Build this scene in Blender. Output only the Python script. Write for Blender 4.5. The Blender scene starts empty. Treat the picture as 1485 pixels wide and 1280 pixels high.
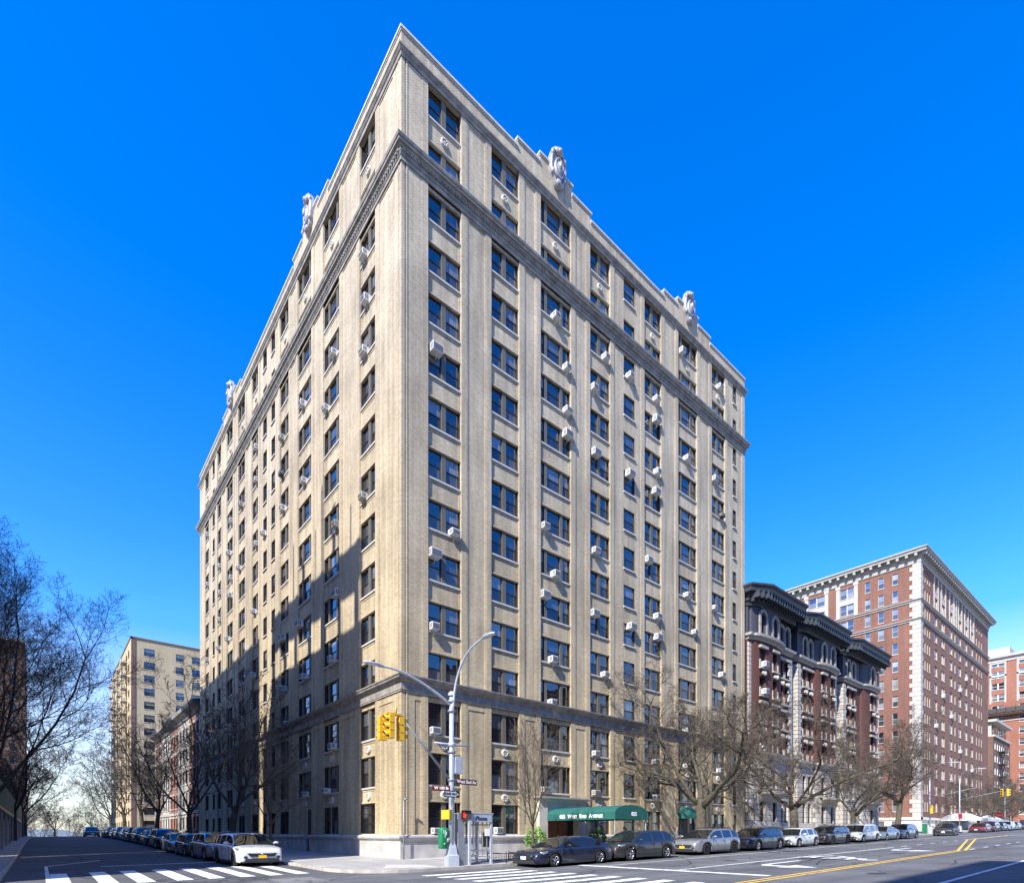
# Street corner with a tall tan brick apartment building, built object by object.
import bpy, bmesh, math, random
from mathutils import Vector, Matrix
R=random.Random(7)
sc=bpy.context.scene
col=sc.collection
rad=math.radians

# ------------------------------------------------------------------ materials
def newmat(name):
    m=bpy.data.materials.new(name); m.use_nodes=True
    nt=m.node_tree; b=nt.nodes['Principled BSDF']
    return m,nt,b
def N(nt,t,**k):
    n=nt.nodes.new(t)
    for a,v in k.items(): setattr(n,a,v)
    return n
def setin(b,**k):
    for a,v in k.items():
        b.inputs[a.replace('_',' ')].default_value=v
def c4(c): return (c[0],c[1],c[2],1)
def plain(name,c,rough=.6,metal=0,var=.12,scale=6,bump=0,spec=.5,coat=0,stain=0):
    m,nt,b=newmat(name)
    tc=N(nt,'ShaderNodeTexCoord'); nz=N(nt,'ShaderNodeTexNoise'); nz.inputs['Scale'].default_value=scale; nz.inputs['Detail'].default_value=6
    nt.links.new(tc.outputs['Object'],nz.inputs['Vector'])
    mx=N(nt,'ShaderNodeMix',data_type='RGBA')
    mx.inputs[6].default_value=c4([v*(1-var) for v in c]); mx.inputs[7].default_value=c4([min(1,v*(1+var)) for v in c])
    cr=N(nt,'ShaderNodeMapRange'); cr.inputs[1].default_value=.3; cr.inputs[2].default_value=.7
    nt.links.new(nz.outputs[0],cr.inputs[0]); nt.links.new(cr.outputs[0],mx.inputs[0])
    nt.links.new(mx.outputs[2],b.inputs['Base Color'])
    setin(b,Roughness=rough,Metallic=metal); b.inputs['Specular IOR Level'].default_value=spec
    if coat: b.inputs['Coat Weight'].default_value=coat; b.inputs['Coat Roughness'].default_value=.03
    if bump:
        bp=N(nt,'ShaderNodeBump'); bp.inputs['Strength'].default_value=bump; bp.inputs['Distance'].default_value=.02
        n2=N(nt,'ShaderNodeTexNoise'); n2.inputs['Scale'].default_value=scale*6; nt.links.new(tc.outputs['Object'],n2.inputs['Vector'])
        nt.links.new(n2.outputs[0],bp.inputs['Height']); nt.links.new(bp.outputs[0],b.inputs['Normal'])
    return m
def brick(name,c1,c2,mortar,bw=.23,bh=.085,stain=.22,bump=.5,rough=.85,msz=.012,lowtint=0):
    m,nt,b=newmat(name)
    tc=N(nt,'ShaderNodeTexCoord'); sp=N(nt,'ShaderNodeSeparateXYZ'); nt.links.new(tc.outputs['Object'],sp.inputs[0])
    ad=N(nt,'ShaderNodeMath',operation='ADD'); nt.links.new(sp.outputs[0],ad.inputs[0]); nt.links.new(sp.outputs[1],ad.inputs[1])
    cb=N(nt,'ShaderNodeCombineXYZ'); nt.links.new(ad.outputs[0],cb.inputs[0]); nt.links.new(sp.outputs[2],cb.inputs[1])
    br=N(nt,'ShaderNodeTexBrick'); nt.links.new(cb.outputs[0],br.inputs['Vector'])
    br.inputs['Scale'].default_value=1; br.inputs['Brick Width'].default_value=bw; br.inputs['Row Height'].default_value=bh
    br.inputs['Mortar Size'].default_value=msz; br.inputs['Color1'].default_value=c4(c1); br.inputs['Color2'].default_value=c4(c2); br.inputs['Mortar'].default_value=c4(mortar)
    br.inputs['Bias'].default_value=0
    # weathering : wide blotches and vertical streaks
    n1=N(nt,'ShaderNodeTexNoise'); n1.inputs['Scale'].default_value=.22; n1.inputs['Detail'].default_value=7; nt.links.new(tc.outputs['Object'],n1.inputs['Vector'])
    mp=N(nt,'ShaderNodeMapping'); mp.inputs['Scale'].default_value=(2.2,2.2,.12); nt.links.new(tc.outputs['Object'],mp.inputs[0])
    n2=N(nt,'ShaderNodeTexNoise'); n2.inputs['Scale'].default_value=1.0; n2.inputs['Detail'].default_value=4; nt.links.new(mp.outputs[0],n2.inputs['Vector'])
    s=N(nt,'ShaderNodeMath',operation='ADD'); nt.links.new(n1.outputs[0],s.inputs[0]); nt.links.new(n2.outputs[0],s.inputs[1])
    r=N(nt,'ShaderNodeMapRange'); r.inputs[1].default_value=.7; r.inputs[2].default_value=1.3; r.inputs[3].default_value=1-stain; r.inputs[4].default_value=1+stain*.5
    nt.links.new(s.outputs[0],r.inputs[0])
    mu=N(nt,'ShaderNodeVectorMath',operation='SCALE'); nt.links.new(br.outputs['Color'],mu.inputs[0]); nt.links.new(r.outputs[0],mu.inputs['Scale'])
    out=mu.outputs[0]
    if lowtint:   # brick yellower on the lower storeys, blending smoothly with height to a greyer tone
        rz_=N(nt,'ShaderNodeMapRange'); rz_.inputs[1].default_value=10; rz_.inputs[2].default_value=34; nt.links.new(sp.outputs[2],rz_.inputs[0])
        mt=N(nt,'ShaderNodeMix',data_type='RGBA'); mt.inputs[6].default_value=(1.0,.93,.77,1); mt.inputs[7].default_value=(1.0,.975,.93,1); nt.links.new(rz_.outputs[0],mt.inputs[0])
        vm=N(nt,'ShaderNodeVectorMath',operation='MULTIPLY'); nt.links.new(out,vm.inputs[0]); nt.links.new(mt.outputs[2],vm.inputs[1]); out=vm.outputs[0]
    nt.links.new(out,b.inputs['Base Color']); setin(b,Roughness=rough)
    b.inputs['Specular IOR Level'].default_value=.25
    bp=N(nt,'ShaderNodeBump'); bp.inputs['Strength'].default_value=bump; bp.inputs['Distance'].default_value=.02; bp.invert=True
    nt.links.new(br.outputs['Fac'],bp.inputs['Height']); nt.links.new(bp.outputs[0],b.inputs['Normal'])
    return m
def glassmat(name,dark=(.012,.014,.018),blind=(.42,.40,.36),frac=.45,f0=.16,tilt=.022):
    # window glass: dark room or drawn shade behind a mirror-like pane
    m,nt,b=newmat(name)
    g=N(nt,'ShaderNodeNewGeometry'); oi=N(nt,'ShaderNodeObjectInfo'); tc=N(nt,'ShaderNodeTexCoord')
    a=N(nt,'ShaderNodeMath',operation='ADD'); nt.links.new(g.outputs['Random Per Island'],a.inputs[0]); nt.links.new(oi.outputs['Random'],a.inputs[1])
    fr=N(nt,'ShaderNodeMath',operation='FRACT'); nt.links.new(a.outputs[0],fr.inputs[0])
    lt=N(nt,'ShaderNodeMath',operation='LESS_THAN'); lt.inputs[1].default_value=frac; nt.links.new(fr.outputs[0],lt.inputs[0])
    m5=N(nt,'ShaderNodeMath',operation='MULTIPLY'); m5.inputs[1].default_value=7.31; nt.links.new(fr.outputs[0],m5.inputs[0])
    f2=N(nt,'ShaderNodeMath',operation='FRACT'); nt.links.new(m5.outputs[0],f2.inputs[0])
    # curtain folds
    wv=N(nt,'ShaderNodeTexNoise'); wv.inputs['Scale'].default_value=3.0; wv.inputs['Detail'].default_value=3
    mp=N(nt,'ShaderNodeMapping'); mp.inputs['Scale'].default_value=(3,3,.5); nt.links.new(tc.outputs['Object'],mp.inputs[0]); nt.links.new(mp.outputs[0],wv.inputs['Vector'])
    mx=N(nt,'ShaderNodeMix',data_type='RGBA'); mx.inputs[6].default_value=c4(dark); mx.inputs[7].default_value=c4(blind)
    fm=N(nt,'ShaderNodeMath',operation='MULTIPLY'); nt.links.new(lt.outputs[0],fm.inputs[0]); nt.links.new(f2.outputs[0],fm.inputs[1])
    fm2=N(nt,'ShaderNodeMath',operation='MULTIPLY'); nt.links.new(fm.outputs[0],fm2.inputs[0]); nt.links.new(wv.outputs[0],fm2.inputs[1])
    nt.links.new(fm2.outputs[0],mx.inputs[0]); nt.links.new(mx.outputs[2],b.inputs['Base Color'])
    setin(b,Roughness=.5); b.inputs['Specular IOR Level'].default_value=0
    gl=N(nt,'ShaderNodeBsdfGlossy'); gl.inputs['Roughness'].default_value=.015; gl.inputs['Color'].default_value=(.92,.92,.92,1)
    # each pane sits at its own slight angle and is a little wavy
    nz=N(nt,'ShaderNodeTexNoise'); nz.inputs['Scale'].default_value=1.1; nz.inputs['Detail'].default_value=1; nt.links.new(tc.outputs['Object'],nz.inputs['Vector'])
    wn=N(nt,'ShaderNodeTexWhiteNoise',noise_dimensions='1D'); nt.links.new(fr.outputs[0],wn.inputs['W'])
    v1=N(nt,'ShaderNodeVectorMath',operation='SUBTRACT'); v1.inputs[1].default_value=(.5,.5,.5); nt.links.new(wn.outputs['Color'],v1.inputs[0])
    v2=N(nt,'ShaderNodeVectorMath',operation='SUBTRACT'); v2.inputs[1].default_value=(.5,.5,.5); nt.links.new(nz.outputs['Color'],v2.inputs[0])
    v3=N(nt,'ShaderNodeVectorMath',operation='ADD'); nt.links.new(v1.outputs[0],v3.inputs[0]); nt.links.new(v2.outputs[0],v3.inputs[1])
    v4=N(nt,'ShaderNodeVectorMath',operation='SCALE'); v4.inputs['Scale'].default_value=tilt*3; nt.links.new(v3.outputs[0],v4.inputs[0])
    v5=N(nt,'ShaderNodeVectorMath',operation='ADD'); nt.links.new(v4.outputs[0],v5.inputs[0]); nt.links.new(g.outputs['Normal'],v5.inputs[1])
    v6=N(nt,'ShaderNodeVectorMath',operation='NORMALIZE'); nt.links.new(v5.outputs[0],v6.inputs[0]); nt.links.new(v6.outputs[0],gl.inputs['Normal'])
    fz=N(nt,'ShaderNodeLayerWeight'); fz.inputs['Blend'].default_value=.5
    pw=N(nt,'ShaderNodeMath',operation='POWER'); pw.inputs[1].default_value=3.5; nt.links.new(fz.outputs['Facing'],pw.inputs[0])
    fa=N(nt,'ShaderNodeMapRange'); fa.inputs[1].default_value=0; fa.inputs[2].default_value=1; fa.inputs[3].default_value=f0; fa.inputs[4].default_value=1
    nt.links.new(pw.outputs[0],fa.inputs[0])
    ms=N(nt,'ShaderNodeMixShader'); nt.links.new(fa.outputs[0],ms.inputs[0]); nt.links.new(b.outputs[0],ms.inputs[1]); nt.links.new(gl.outputs[0],ms.inputs[2])
    nt.links.new(ms.outputs[0],nt.nodes['Material Output'].inputs['Surface'])
    return m
def groundmat(name,c,c2,scale=.25,crack=0,rough=.9,flags=0):
    m,nt,b=newmat(name)
    tc=N(nt,'ShaderNodeTexCoord')
    n1=N(nt,'ShaderNodeTexNoise'); n1.inputs['Scale'].default_value=scale; n1.inputs['Detail'].default_value=8; n1.inputs['Roughness'].default_value=.65
    nt.links.new(tc.outputs['Object'],n1.inputs['Vector'])
    n2=N(nt,'ShaderNodeTexNoise'); n2.inputs['Scale'].default_value=45; n2.inputs['Detail'].default_value=2; nt.links.new(tc.outputs['Object'],n2.inputs['Vector'])
    mx=N(nt,'ShaderNodeMix',data_type='RGBA'); mx.inputs[6].default_value=c4(c); mx.inputs[7].default_value=c4(c2)
    r=N(nt,'ShaderNodeMapRange'); r.inputs[1].default_value=.35; r.inputs[2].default_value=.65; nt.links.new(n1.outputs[0],r.inputs[0]); nt.links.new(r.outputs[0],mx.inputs[0])
    r2=N(nt,'ShaderNodeMapRange'); r2.inputs[1].default_value=.3; r2.inputs[2].default_value=.7; r2.inputs[3].default_value=.78; r2.inputs[4].default_value=1.22; nt.links.new(n2.outputs[0],r2.inputs[0])
    mu=N(nt,'ShaderNodeVectorMath',operation='SCALE'); nt.links.new(mx.outputs[2],mu.inputs[0]); nt.links.new(r2.outputs[0],mu.inputs['Scale'])
    last=mu.outputs[0]
    if flags:
        br=N(nt,'ShaderNodeTexBrick'); nt.links.new(tc.outputs['Object'],br.inputs['Vector']); br.offset=0
        br.inputs['Scale'].default_value=1; br.inputs['Brick Width'].default_value=flags; br.inputs['Row Height'].default_value=flags; br.inputs['Mortar Size'].default_value=.02
        br.inputs['Color1'].default_value=(1,1,1,1); br.inputs['Color2'].default_value=(.82,.82,.82,1); br.inputs['Mortar'].default_value=(.45,.45,.45,1)
        m2=N(nt,'ShaderNodeVectorMath',operation='MULTIPLY'); nt.links.new(last,m2.inputs[0]); nt.links.new(br.outputs['Color'],m2.inputs[1]); last=m2.outputs[0]
    if crack:
        vo=N(nt,'ShaderNodeTexVoronoi',feature='DISTANCE_TO_EDGE'); vo.inputs['Scale'].default_value=crack
        nd=N(nt,'ShaderNodeVectorMath',operation='ADD'); ns=N(nt,'ShaderNodeVectorMath',operation='SCALE'); ns.inputs['Scale'].default_value=1.6
        nt.links.new(n1.outputs['Color'],ns.inputs[0]); nt.links.new(tc.outputs['Object'],nd.inputs[0]); nt.links.new(ns.outputs[0],nd.inputs[1]); nt.links.new(nd.outputs[0],vo.inputs['Vector'])
        rc=N(nt,'ShaderNodeMapRange'); rc.inputs[1].default_value=.004; rc.inputs[2].default_value=.012; rc.inputs[3].default_value=.5; rc.inputs[4].default_value=1; nt.links.new(vo.outputs['Distance'],rc.inputs[0])
        m3=N(nt,'ShaderNodeVectorMath',operation='SCALE'); nt.links.new(last,m3.inputs[0]); nt.links.new(rc.outputs[0],m3.inputs['Scale']); last=m3.outputs[0]
        # lane wear: long soft bands
        mp=N(nt,'ShaderNodeMapping'); mp.inputs['Scale'].default_value=(.05,.9,.1); nt.links.new(tc.outputs['Object'],mp.inputs[0])
        n3=N(nt,'ShaderNodeTexNoise'); n3.inputs['Scale'].default_value=1; n3.inputs['Detail'].default_value=3; nt.links.new(mp.outputs[0],n3.inputs['Vector'])
        r3=N(nt,'ShaderNodeMapRange'); r3.inputs[1].default_value=.3; r3.inputs[2].default_value=.7; r3.inputs[3].default_value=.82; r3.inputs[4].default_value=1.15; nt.links.new(n3.outputs[0],r3.inputs[0])
        m4=N(nt,'ShaderNodeVectorMath',operation='SCALE'); nt.links.new(last,m4.inputs[0]); nt.links.new(r3.outputs[0],m4.inputs['Scale']); last=m4.outputs[0]
    nt.links.new(last,b.inputs['Base Color']); setin(b,Roughness=rough); b.inputs['Specular IOR Level'].default_value=.3
    bp=N(nt,'ShaderNodeBump'); bp.inputs['Strength'].default_value=.25; bp.inputs['Distance'].default_value=.01; nt.links.new(n2.outputs[0],bp.inputs['Height']); nt.links.new(bp.outputs[0],b.inputs['Normal'])
    return m
def paintmark(name,c):
    # worn road paint : asphalt shows through where it has chipped
    m,nt,b=newmat(name); tc=N(nt,'ShaderNodeTexCoord')
    n1=N(nt,'ShaderNodeTexNoise'); n1.inputs['Scale'].default_value=3.5; n1.inputs['Detail'].default_value=9; n1.inputs['Roughness'].default_value=.7; nt.links.new(tc.outputs['Object'],n1.inputs['Vector'])
    r=N(nt,'ShaderNodeMapRange'); r.inputs[1].default_value=.36; r.inputs[2].default_value=.46; nt.links.new(n1.outputs[0],r.inputs[0])
    mx=N(nt,'ShaderNodeMix',data_type='RGBA'); mx.inputs[6].default_value=(.16,.155,.15,1); mx.inputs[7].default_value=c4(c); nt.links.new(r.outputs[0],mx.inputs[0])
    nt.links.new(mx.outputs[2],b.inputs['Base Color']); setin(b,Roughness=.8)
    return m
def emit(name,c,s):
    m,nt,b=newmat(name); b.inputs['Emission Color'].default_value=c4(c); b.inputs['Emission Strength'].default_value=s; b.inputs['Base Color'].default_value=c4(c)
    return m
def carpaint(name,c,metal=.35,rough=.32):
    m,nt,b=newmat(name); b.inputs['Base Color'].default_value=c4(c); setin(b,Roughness=rough,Metallic=metal); b.inputs['Coat Weight'].default_value=1; b.inputs['Coat Roughness'].default_value=.04
    tc=N(nt,'ShaderNodeTexCoord'); n1=N(nt,'ShaderNodeTexNoise'); n1.inputs['Scale'].default_value=2.2; n1.inputs['Detail'].default_value=8; nt.links.new(tc.outputs['Object'],n1.inputs['Vector'])
    r=N(nt,'ShaderNodeMapRange'); r.inputs[1].default_value=.4; r.inputs[2].default_value=.75; r.inputs[3].default_value=rough; r.inputs[4].default_value=rough+.25; nt.links.new(n1.outputs[0],r.inputs[0]); nt.links.new(r.outputs[0],b.inputs['Roughness'])
    return m
M={}
M['tan']=brick('tan_brick',(.52,.44,.32),(.355,.29,.20),(.60,.54,.43),stain=.36,lowtint=1)
M['tanband']=brick('tan_band_brick',(.55,.475,.37),(.46,.39,.295),(.54,.47,.37),bw=.11,bh=.085,stain=.2,lowtint=1)
M['stone']=plain('lime_stone',(.50,.46,.39),.8,var=.16,scale=2.5,bump=.25)
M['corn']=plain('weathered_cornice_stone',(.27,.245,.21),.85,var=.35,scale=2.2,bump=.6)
M['granite']=plain('granite_base',(.46,.44,.41),.75,var=.22,scale=1.1,bump=.3)
M['sill']=plain('sill_stone',(.50,.475,.43),.8,var=.12,scale=3)
M['frame']=plain('dark_window_frame',(.03,.026,.022),.45,var=.2)
M['mull']=plain('olive_mullion',(.125,.112,.08),.6,var=.12,scale=3)
M['glass']=glassmat('window_glass')
M['screen']=glassmat('lower_sash_glass',dark=(.025,.027,.032),blind=(.26,.25,.23),frac=.35,f0=.09,tilt=.02)
M['screenl']=glassmat('lower_sash_street_glass',dark=(.03,.03,.034),blind=(.4,.4,.38),frac=.45,f0=.10,tilt=.02)
M['screenw']=glassmat('lower_sash_pale_glass',dark=(.05,.05,.055),blind=(.6,.58,.52),frac=.5,f0=.15)
M['beige']=plain('beige_window_paint',(.42,.39,.33),.6)
M['attic']=plain('dark_painted_attic_stone',(.045,.045,.06),.7,var=.3)
M['glassl']=glassmat('window_glass_lower',f0=.16,frac=.5,blind=(.5,.5,.5))
M['glassw']=glassmat('window_glass_pale',blind=(.75,.74,.70),frac=.75,f0=.25)
M['white']=plain('white_paint',(.74,.73,.70),.55,var=.08)
M['carv']=plain('carved_terracotta',(.33,.32,.33),.35,var=.18,scale=4,bump=.3,spec=.7)
M['acw']=plain('ac_casing_white',(.72,.71,.67),.5,var=.1,scale=3)
M['acb']=plain('ac_casing_beige',(.50,.46,.38),.5,var=.1,scale=3)
M['acd']=plain('ac_casing_dark',(.06,.055,.05),.5,var=.1,scale=3)
M['acg']=plain('ac_grille_grey',(.20,.20,.20),.6,var=.3,scale=30)
M['black']=plain('black_iron',(.015,.015,.016),.45,var=.2)
M['dark']=plain('dark_void',(.02,.02,.022),.8)
M['roof']=plain('roof_tar',(.12,.12,.12),.9)
M['green']=plain('green_canvas',(.010,.105,.085),.75,var=.12,scale=2)
M['greenp']=plain('green_metal_paint',(.012,.20,.08),.4,var=.12)
M['letter']=plain('white_lettering',(.85,.85,.82),.7,var=.03)
M['navy']=plain('navy_lettering',(.02,.03,.10),.6,var=.03)
M['steel']=plain('galvanised_steel',(.52,.56,.62),.42,metal=.35,var=.12,scale=5)
M['galvd']=plain('dull_grey_steel',(.27,.29,.31),.5,metal=.3,var=.15,scale=5)
M['yellow']=plain('signal_yellow',(.72,.42,.03),.4,var=.08)
M['brownsign']=plain('sign_brown',(.12,.018,.012),.5,var=.05)
M['amberp']=plain('plate_amber',(.85,.50,.03),.5,var=.03)
M['wood']=plain('door_wood',(.15,.05,.022),.45,var=.25,scale=3)
M['redlamp']=emit('red_hand_lamp',(.9,.02,.01),.5)
M['red']=plain('red_brick_plain',(.35,.10,.06),.8)
M['asph']=groundmat('asphalt',(.098,.099,.10),(.148,.148,.148),crack=.16)
M['asph2']=groundmat('dark_asphalt',(.085,.085,.088),(.12,.12,.12),crack=.2)
M['conc']=groundmat('concrete_sidewalk',(.36,.34,.31),(.45,.43,.39),scale=.5,flags=1.55)
M['kerb']=plain('kerb_granite',(.42,.38,.33),.85,var=.25,scale=2,bump=.4)
M['tar']=plain('tar_seal',(.035,.035,.037),.6)
M['asph3']=groundmat('pale_asphalt',(.16,.155,.15),(.20,.195,.185),crack=.3)
M['land']=groundmat('bare_ground',(.14,.125,.10),(.20,.18,.14),scale=.05)
M['wm']=paintmark('white_road_paint',(.74,.74,.72))
M['ym']=paintmark('yellow_road_paint',(.80,.50,.05))
M['bark']=plain('tree_bark',(.085,.075,.052),.95,var=.4,scale=5,bump=.8)
M['barkd']=plain('dark_tree_bark',(.055,.045,.036),.95,var=.4,scale=5,bump=.8)
M['twig']=plain('twig_bark',(.10,.08,.06),.95,var=.3,scale=2)
M['twigd']=plain('dark_twig_bark',(.07,.055,.05),.95,var=.3,scale=2)
M['leaf']=plain('bush_leaf',(.16,.30,.03),.6,var=.5,scale=4)
M['leaf2']=plain('bush_leaf_dark',(.05,.14,.02),.6,var=.5,scale=4)
M['rb']=brick('red_brick',(.27,.115,.072),(.19,.075,.050),(.26,.18,.14),stain=.2)
M['rbd']=brick('maroon_brick',(.135,.048,.038),(.10,.036,.028),(.12,.07,.055),stain=.2)
M['rbo']=brick('orange_red_brick',(.36,.14,.085),(.29,.105,.065),(.30,.19,.14),stain=.15)
M['yb']=brick('yellow_brick',(.56,.43,.24),(.50,.37,.19),(.5,.42,.3),stain=.15)
M['bb']=brick('brown_brick',(.20,.115,.08),(.15,.085,.06),(.2,.15,.12),stain=.2)
M['lime']=plain('pale_limestone',(.47,.43,.37),.8,var=.14,scale=2,bump=.3)
M['limerust']=brick('rusticated_limestone',(.50,.46,.40),(.45,.41,.35),(.20,.18,.155),bw=2.1,bh=.62,msz=.035,stain=.15,bump=.8)
M['limed']=plain('grey_limestone',(.36,.335,.29),.8,var=.16,scale=2,bump=.3)
M['cop']=plain('dark_copper_cornice',(.035,.04,.05),.55,var=.35,scale=2)
M['creamp']=plain('cream_paint',(.74,.70,.58),.7,var=.06,scale=1)
M['hill']=plain('far_hill_green',(.16,.19,.20),1,var=.2,scale=.01)
M['tyre']=plain('tyre_rubber',(.02,.02,.02),.85,var=.2)
M['rim']=plain('alloy_rim',(.55,.56,.58),.25,metal=.9,var=.1)
M['rimd']=plain('dark_alloy_rim',(.05,.05,.055),.3,metal=.8,var=.1)
M['cglass']=glassmat('car_glass',dark=(.012,.014,.014),blind=(.05,.05,.05),frac=.0,f0=.045,tilt=.002)
M['lamp']=plain('headlamp_lens',(.30,.32,.35),.12,metal=.5,var=.05)
M['tail']=plain('tail_lamp',(.35,.01,.01),.2,var=.1)
M['plastic']=plain('black_trim',(.03,.03,.032),.5,var=.1)
M['skin']=plain('skin',(.45,.26,.18),.6,var=.05)
M['coat']=plain('grey_coat',(.16,.16,.15),.9,var=.25,scale=8)
M['trouser']=plain('dark_trousers',(.03,.03,.04),.9)
M['hair']=plain('grey_knit_cap',(.10,.10,.11),.9)

# ------------------------------------------------------------------ mesh builder
class MB:
    def __init__(s): s.v=[]; s.f=[]; s.m=[]; s.sm=[]
    def quad(s,a,b,c,d,mi=0,smooth=False):
        i=len(s.v); s.v+= [tuple(a),tuple(b),tuple(c),tuple(d)]; s.f.append((i,i+1,i+2,i+3)); s.m.append(mi); s.sm.append(smooth)
    def poly(s,pts,mi=0):
        i=len(s.v); s.v+=[tuple(p) for p in pts]; s.f.append(tuple(range(i,i+len(pts)))); s.m.append(mi); s.sm.append(False)
    def box(s,x0,x1,y0,y1,z0,z1,mi=0,xf=None):
        P=[(x0,y0,z0),(x1,y0,z0),(x1,y1,z0),(x0,y1,z0),(x0,y0,z1),(x1,y0,z1),(x1,y1,z1),(x0,y1,z1)]
        if xf: P=[xf(p) for p in P]
        i=len(s.v); s.v+=P
        for q in ((0,3,2,1),(4,5,6,7),(0,1,5,4),(1,2,6,5),(2,3,7,6),(3,0,4,7)):
            s.f.append(tuple(i+k for k in q)); s.m.append(mi); s.sm.append(False)
    def grid(s,rows,mi=0,smooth=True,closed=False):
        # rows: list of equal-length point lists
        i=len(s.v); n=len(rows[0])
        for r in rows: s.v+=[tuple(p) for p in r]
        for a in range(len(rows)-1):
            for b in range(n if closed else n-1):
                c=(b+1)%n
                s.f.append((i+a*n+b,i+a*n+c,i+(a+1)*n+c,i+(a+1)*n+b)); s.m.append(mi if not callable(mi) else mi(a,b)); s.sm.append(smooth)
    def tube(s,pts,rs,n=6,mi=0,cap=True):
        pts=[Vector(p) for p in pts]; i=len(s.v)
        up=None
        for k,p in enumerate(pts):
            t=(pts[min(k+1,len(pts)-1)]-pts[max(k-1,0)])
            if t.length<1e-9: t=Vector((0,0,1))
            t.normalize()
            if up is None: up=t.orthogonal().normalized()
            else:
                up=(up-t*up.dot(t))
                up=up.normalized() if up.length>1e-6 else t.orthogonal().normalized()
            w=t.cross(up)
            r=rs[k] if isinstance(rs,(list,tuple)) else rs
            for j in range(n):
                a=2*math.pi*j/n
                q=p+up*(r*math.cos(a))+w*(r*math.sin(a)); s.v.append((q.x,q.y,q.z))
        for k in range(len(pts)-1):
            for j in range(n):
                j2=(j+1)%n
                s.f.append((i+k*n+j,i+k*n+j2,i+(k+1)*n+j2,i+(k+1)*n+j)); s.m.append(mi); s.sm.append(n>4)
        if cap and n>4:
            s.f.append(tuple(i+j for j in range(n))[::-1]); s.m.append(mi); s.sm.append(False)
            e=i+(len(pts)-1)*n
            s.f.append(tuple(e+j for j in range(n))); s.m.append(mi); s.sm.append(False)
    def lathe(s,prof,n=20,mi=0,axis='z',c=(0,0,0),smooth=True,sx=1,sz=1):
        rows=[]
        for r,h in prof:
            row=[]
            for j in range(n):
                a=2*math.pi*j/n; x,y=r*math.cos(a),r*math.sin(a)
                if axis=='z': p=(c[0]+x,c[1]+y,c[2]+h)
                elif axis=='y': p=(c[0]+x*sx,c[1]+h,c[2]+y*sz)
                else: p=(c[0]+h,c[1]+x,c[2]+y)
                row.append(p)
            rows.append(row)
        s.grid(rows,mi,smooth,closed=True)
    def ball(s,c,rx,ry,rz,mi=0,n=12,m=8,jit=0):
        rows=[]
        for a in range(m+1):
            th=math.pi*a/m; row=[]
            for b in range(n):
                ph=2*math.pi*b/n; k=1+R.uniform(-jit,jit)
                row.append((c[0]+rx*k*math.sin(th)*math.cos(ph),c[1]+ry*k*math.sin(th)*math.sin(ph),c[2]+rz*k*math.cos(th)))
            rows.append(row)
        s.grid(rows,mi,True,closed=True)
    def mesh(s,name,mats,scale=None,merge=False):
        me=bpy.data.meshes.new(name)
        vs=s.v if scale is None else [(x*scale[0],y*scale[1],z*scale[2]) for x,y,z in s.v]
        me.from_pydata(vs,[],s.f)
        for q in mats: me.materials.append(M[q] if isinstance(q,str) else q)
        me.polygons.foreach_set('material_index',s.m); me.polygons.foreach_set('use_smooth',s.sm)
        if merge:
            bm=bmesh.new(); bm.from_mesh(me); bmesh.ops.remove_doubles(bm,verts=bm.verts,dist=.0008); bmesh.ops.recalc_face_normals(bm,faces=bm.faces); bm.to_mesh(me); bm.free()
        me.update(); return me
    def build(s,name,mats,parent=None,loc=(0,0,0),rz=0,scale=None,merge=True):
        return link(name,s.mesh(name,mats,scale,merge),parent,loc,rz)
def link(name,me,parent=None,loc=(0,0,0),rz=0):
    o=bpy.data.objects.new(name,me); col.objects.link(o); o.location=loc; o.rotation_euler=(0,0,rz)
    if parent: o.parent=parent
    return o
def tag(o,label=None,cat=None,group=None,kind=None):
    if label: o['label']=label
    if cat: o['category']=cat
    if group: o['group']=group
    if kind: o['kind']=kind
    return o
def empty(name,label,cat,loc=(0,0,0),rz=0,group=None):
    o=bpy.data.objects.new(name,None); col.objects.link(o); o.location=loc; o.rotation_euler=(0,0,rz); o.empty_display_size=.3
    return tag(o,label,cat,group)
def struct(o): o['kind']='structure'; return o
def copy_tree(o,parent=None):
    c=o.copy(); col.objects.link(c)
    if parent: c.parent=parent
    for ch in list(o.children): copy_tree(ch,c)
    return c
def text_mesh(txt,size,mat,name,depth=.004,space=1.0,bold=0):
    cu=bpy.data.curves.new(name,'FONT'); cu.body=txt; cu.size=size; cu.extrude=depth; cu.align_x='CENTER'; cu.align_y='CENTER'; cu.space_character=space; cu.offset=bold; cu.resolution_u=3
    o=bpy.data.objects.new(name,cu); dg=bpy.context.evaluated_depsgraph_get(); me=bpy.data.meshes.new_from_object(o)
    bpy.data.objects.remove(o); bpy.data.curves.remove(cu); me.materials.clear(); me.materials.append(M[mat]); return me
ORD=['ground','first','second','third','fourth','fifth','sixth','seventh','eighth','ninth','tenth','eleventh','twelfth','thirteenth','fourteenth','fifteenth','sixteenth','seventeenth']

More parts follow.
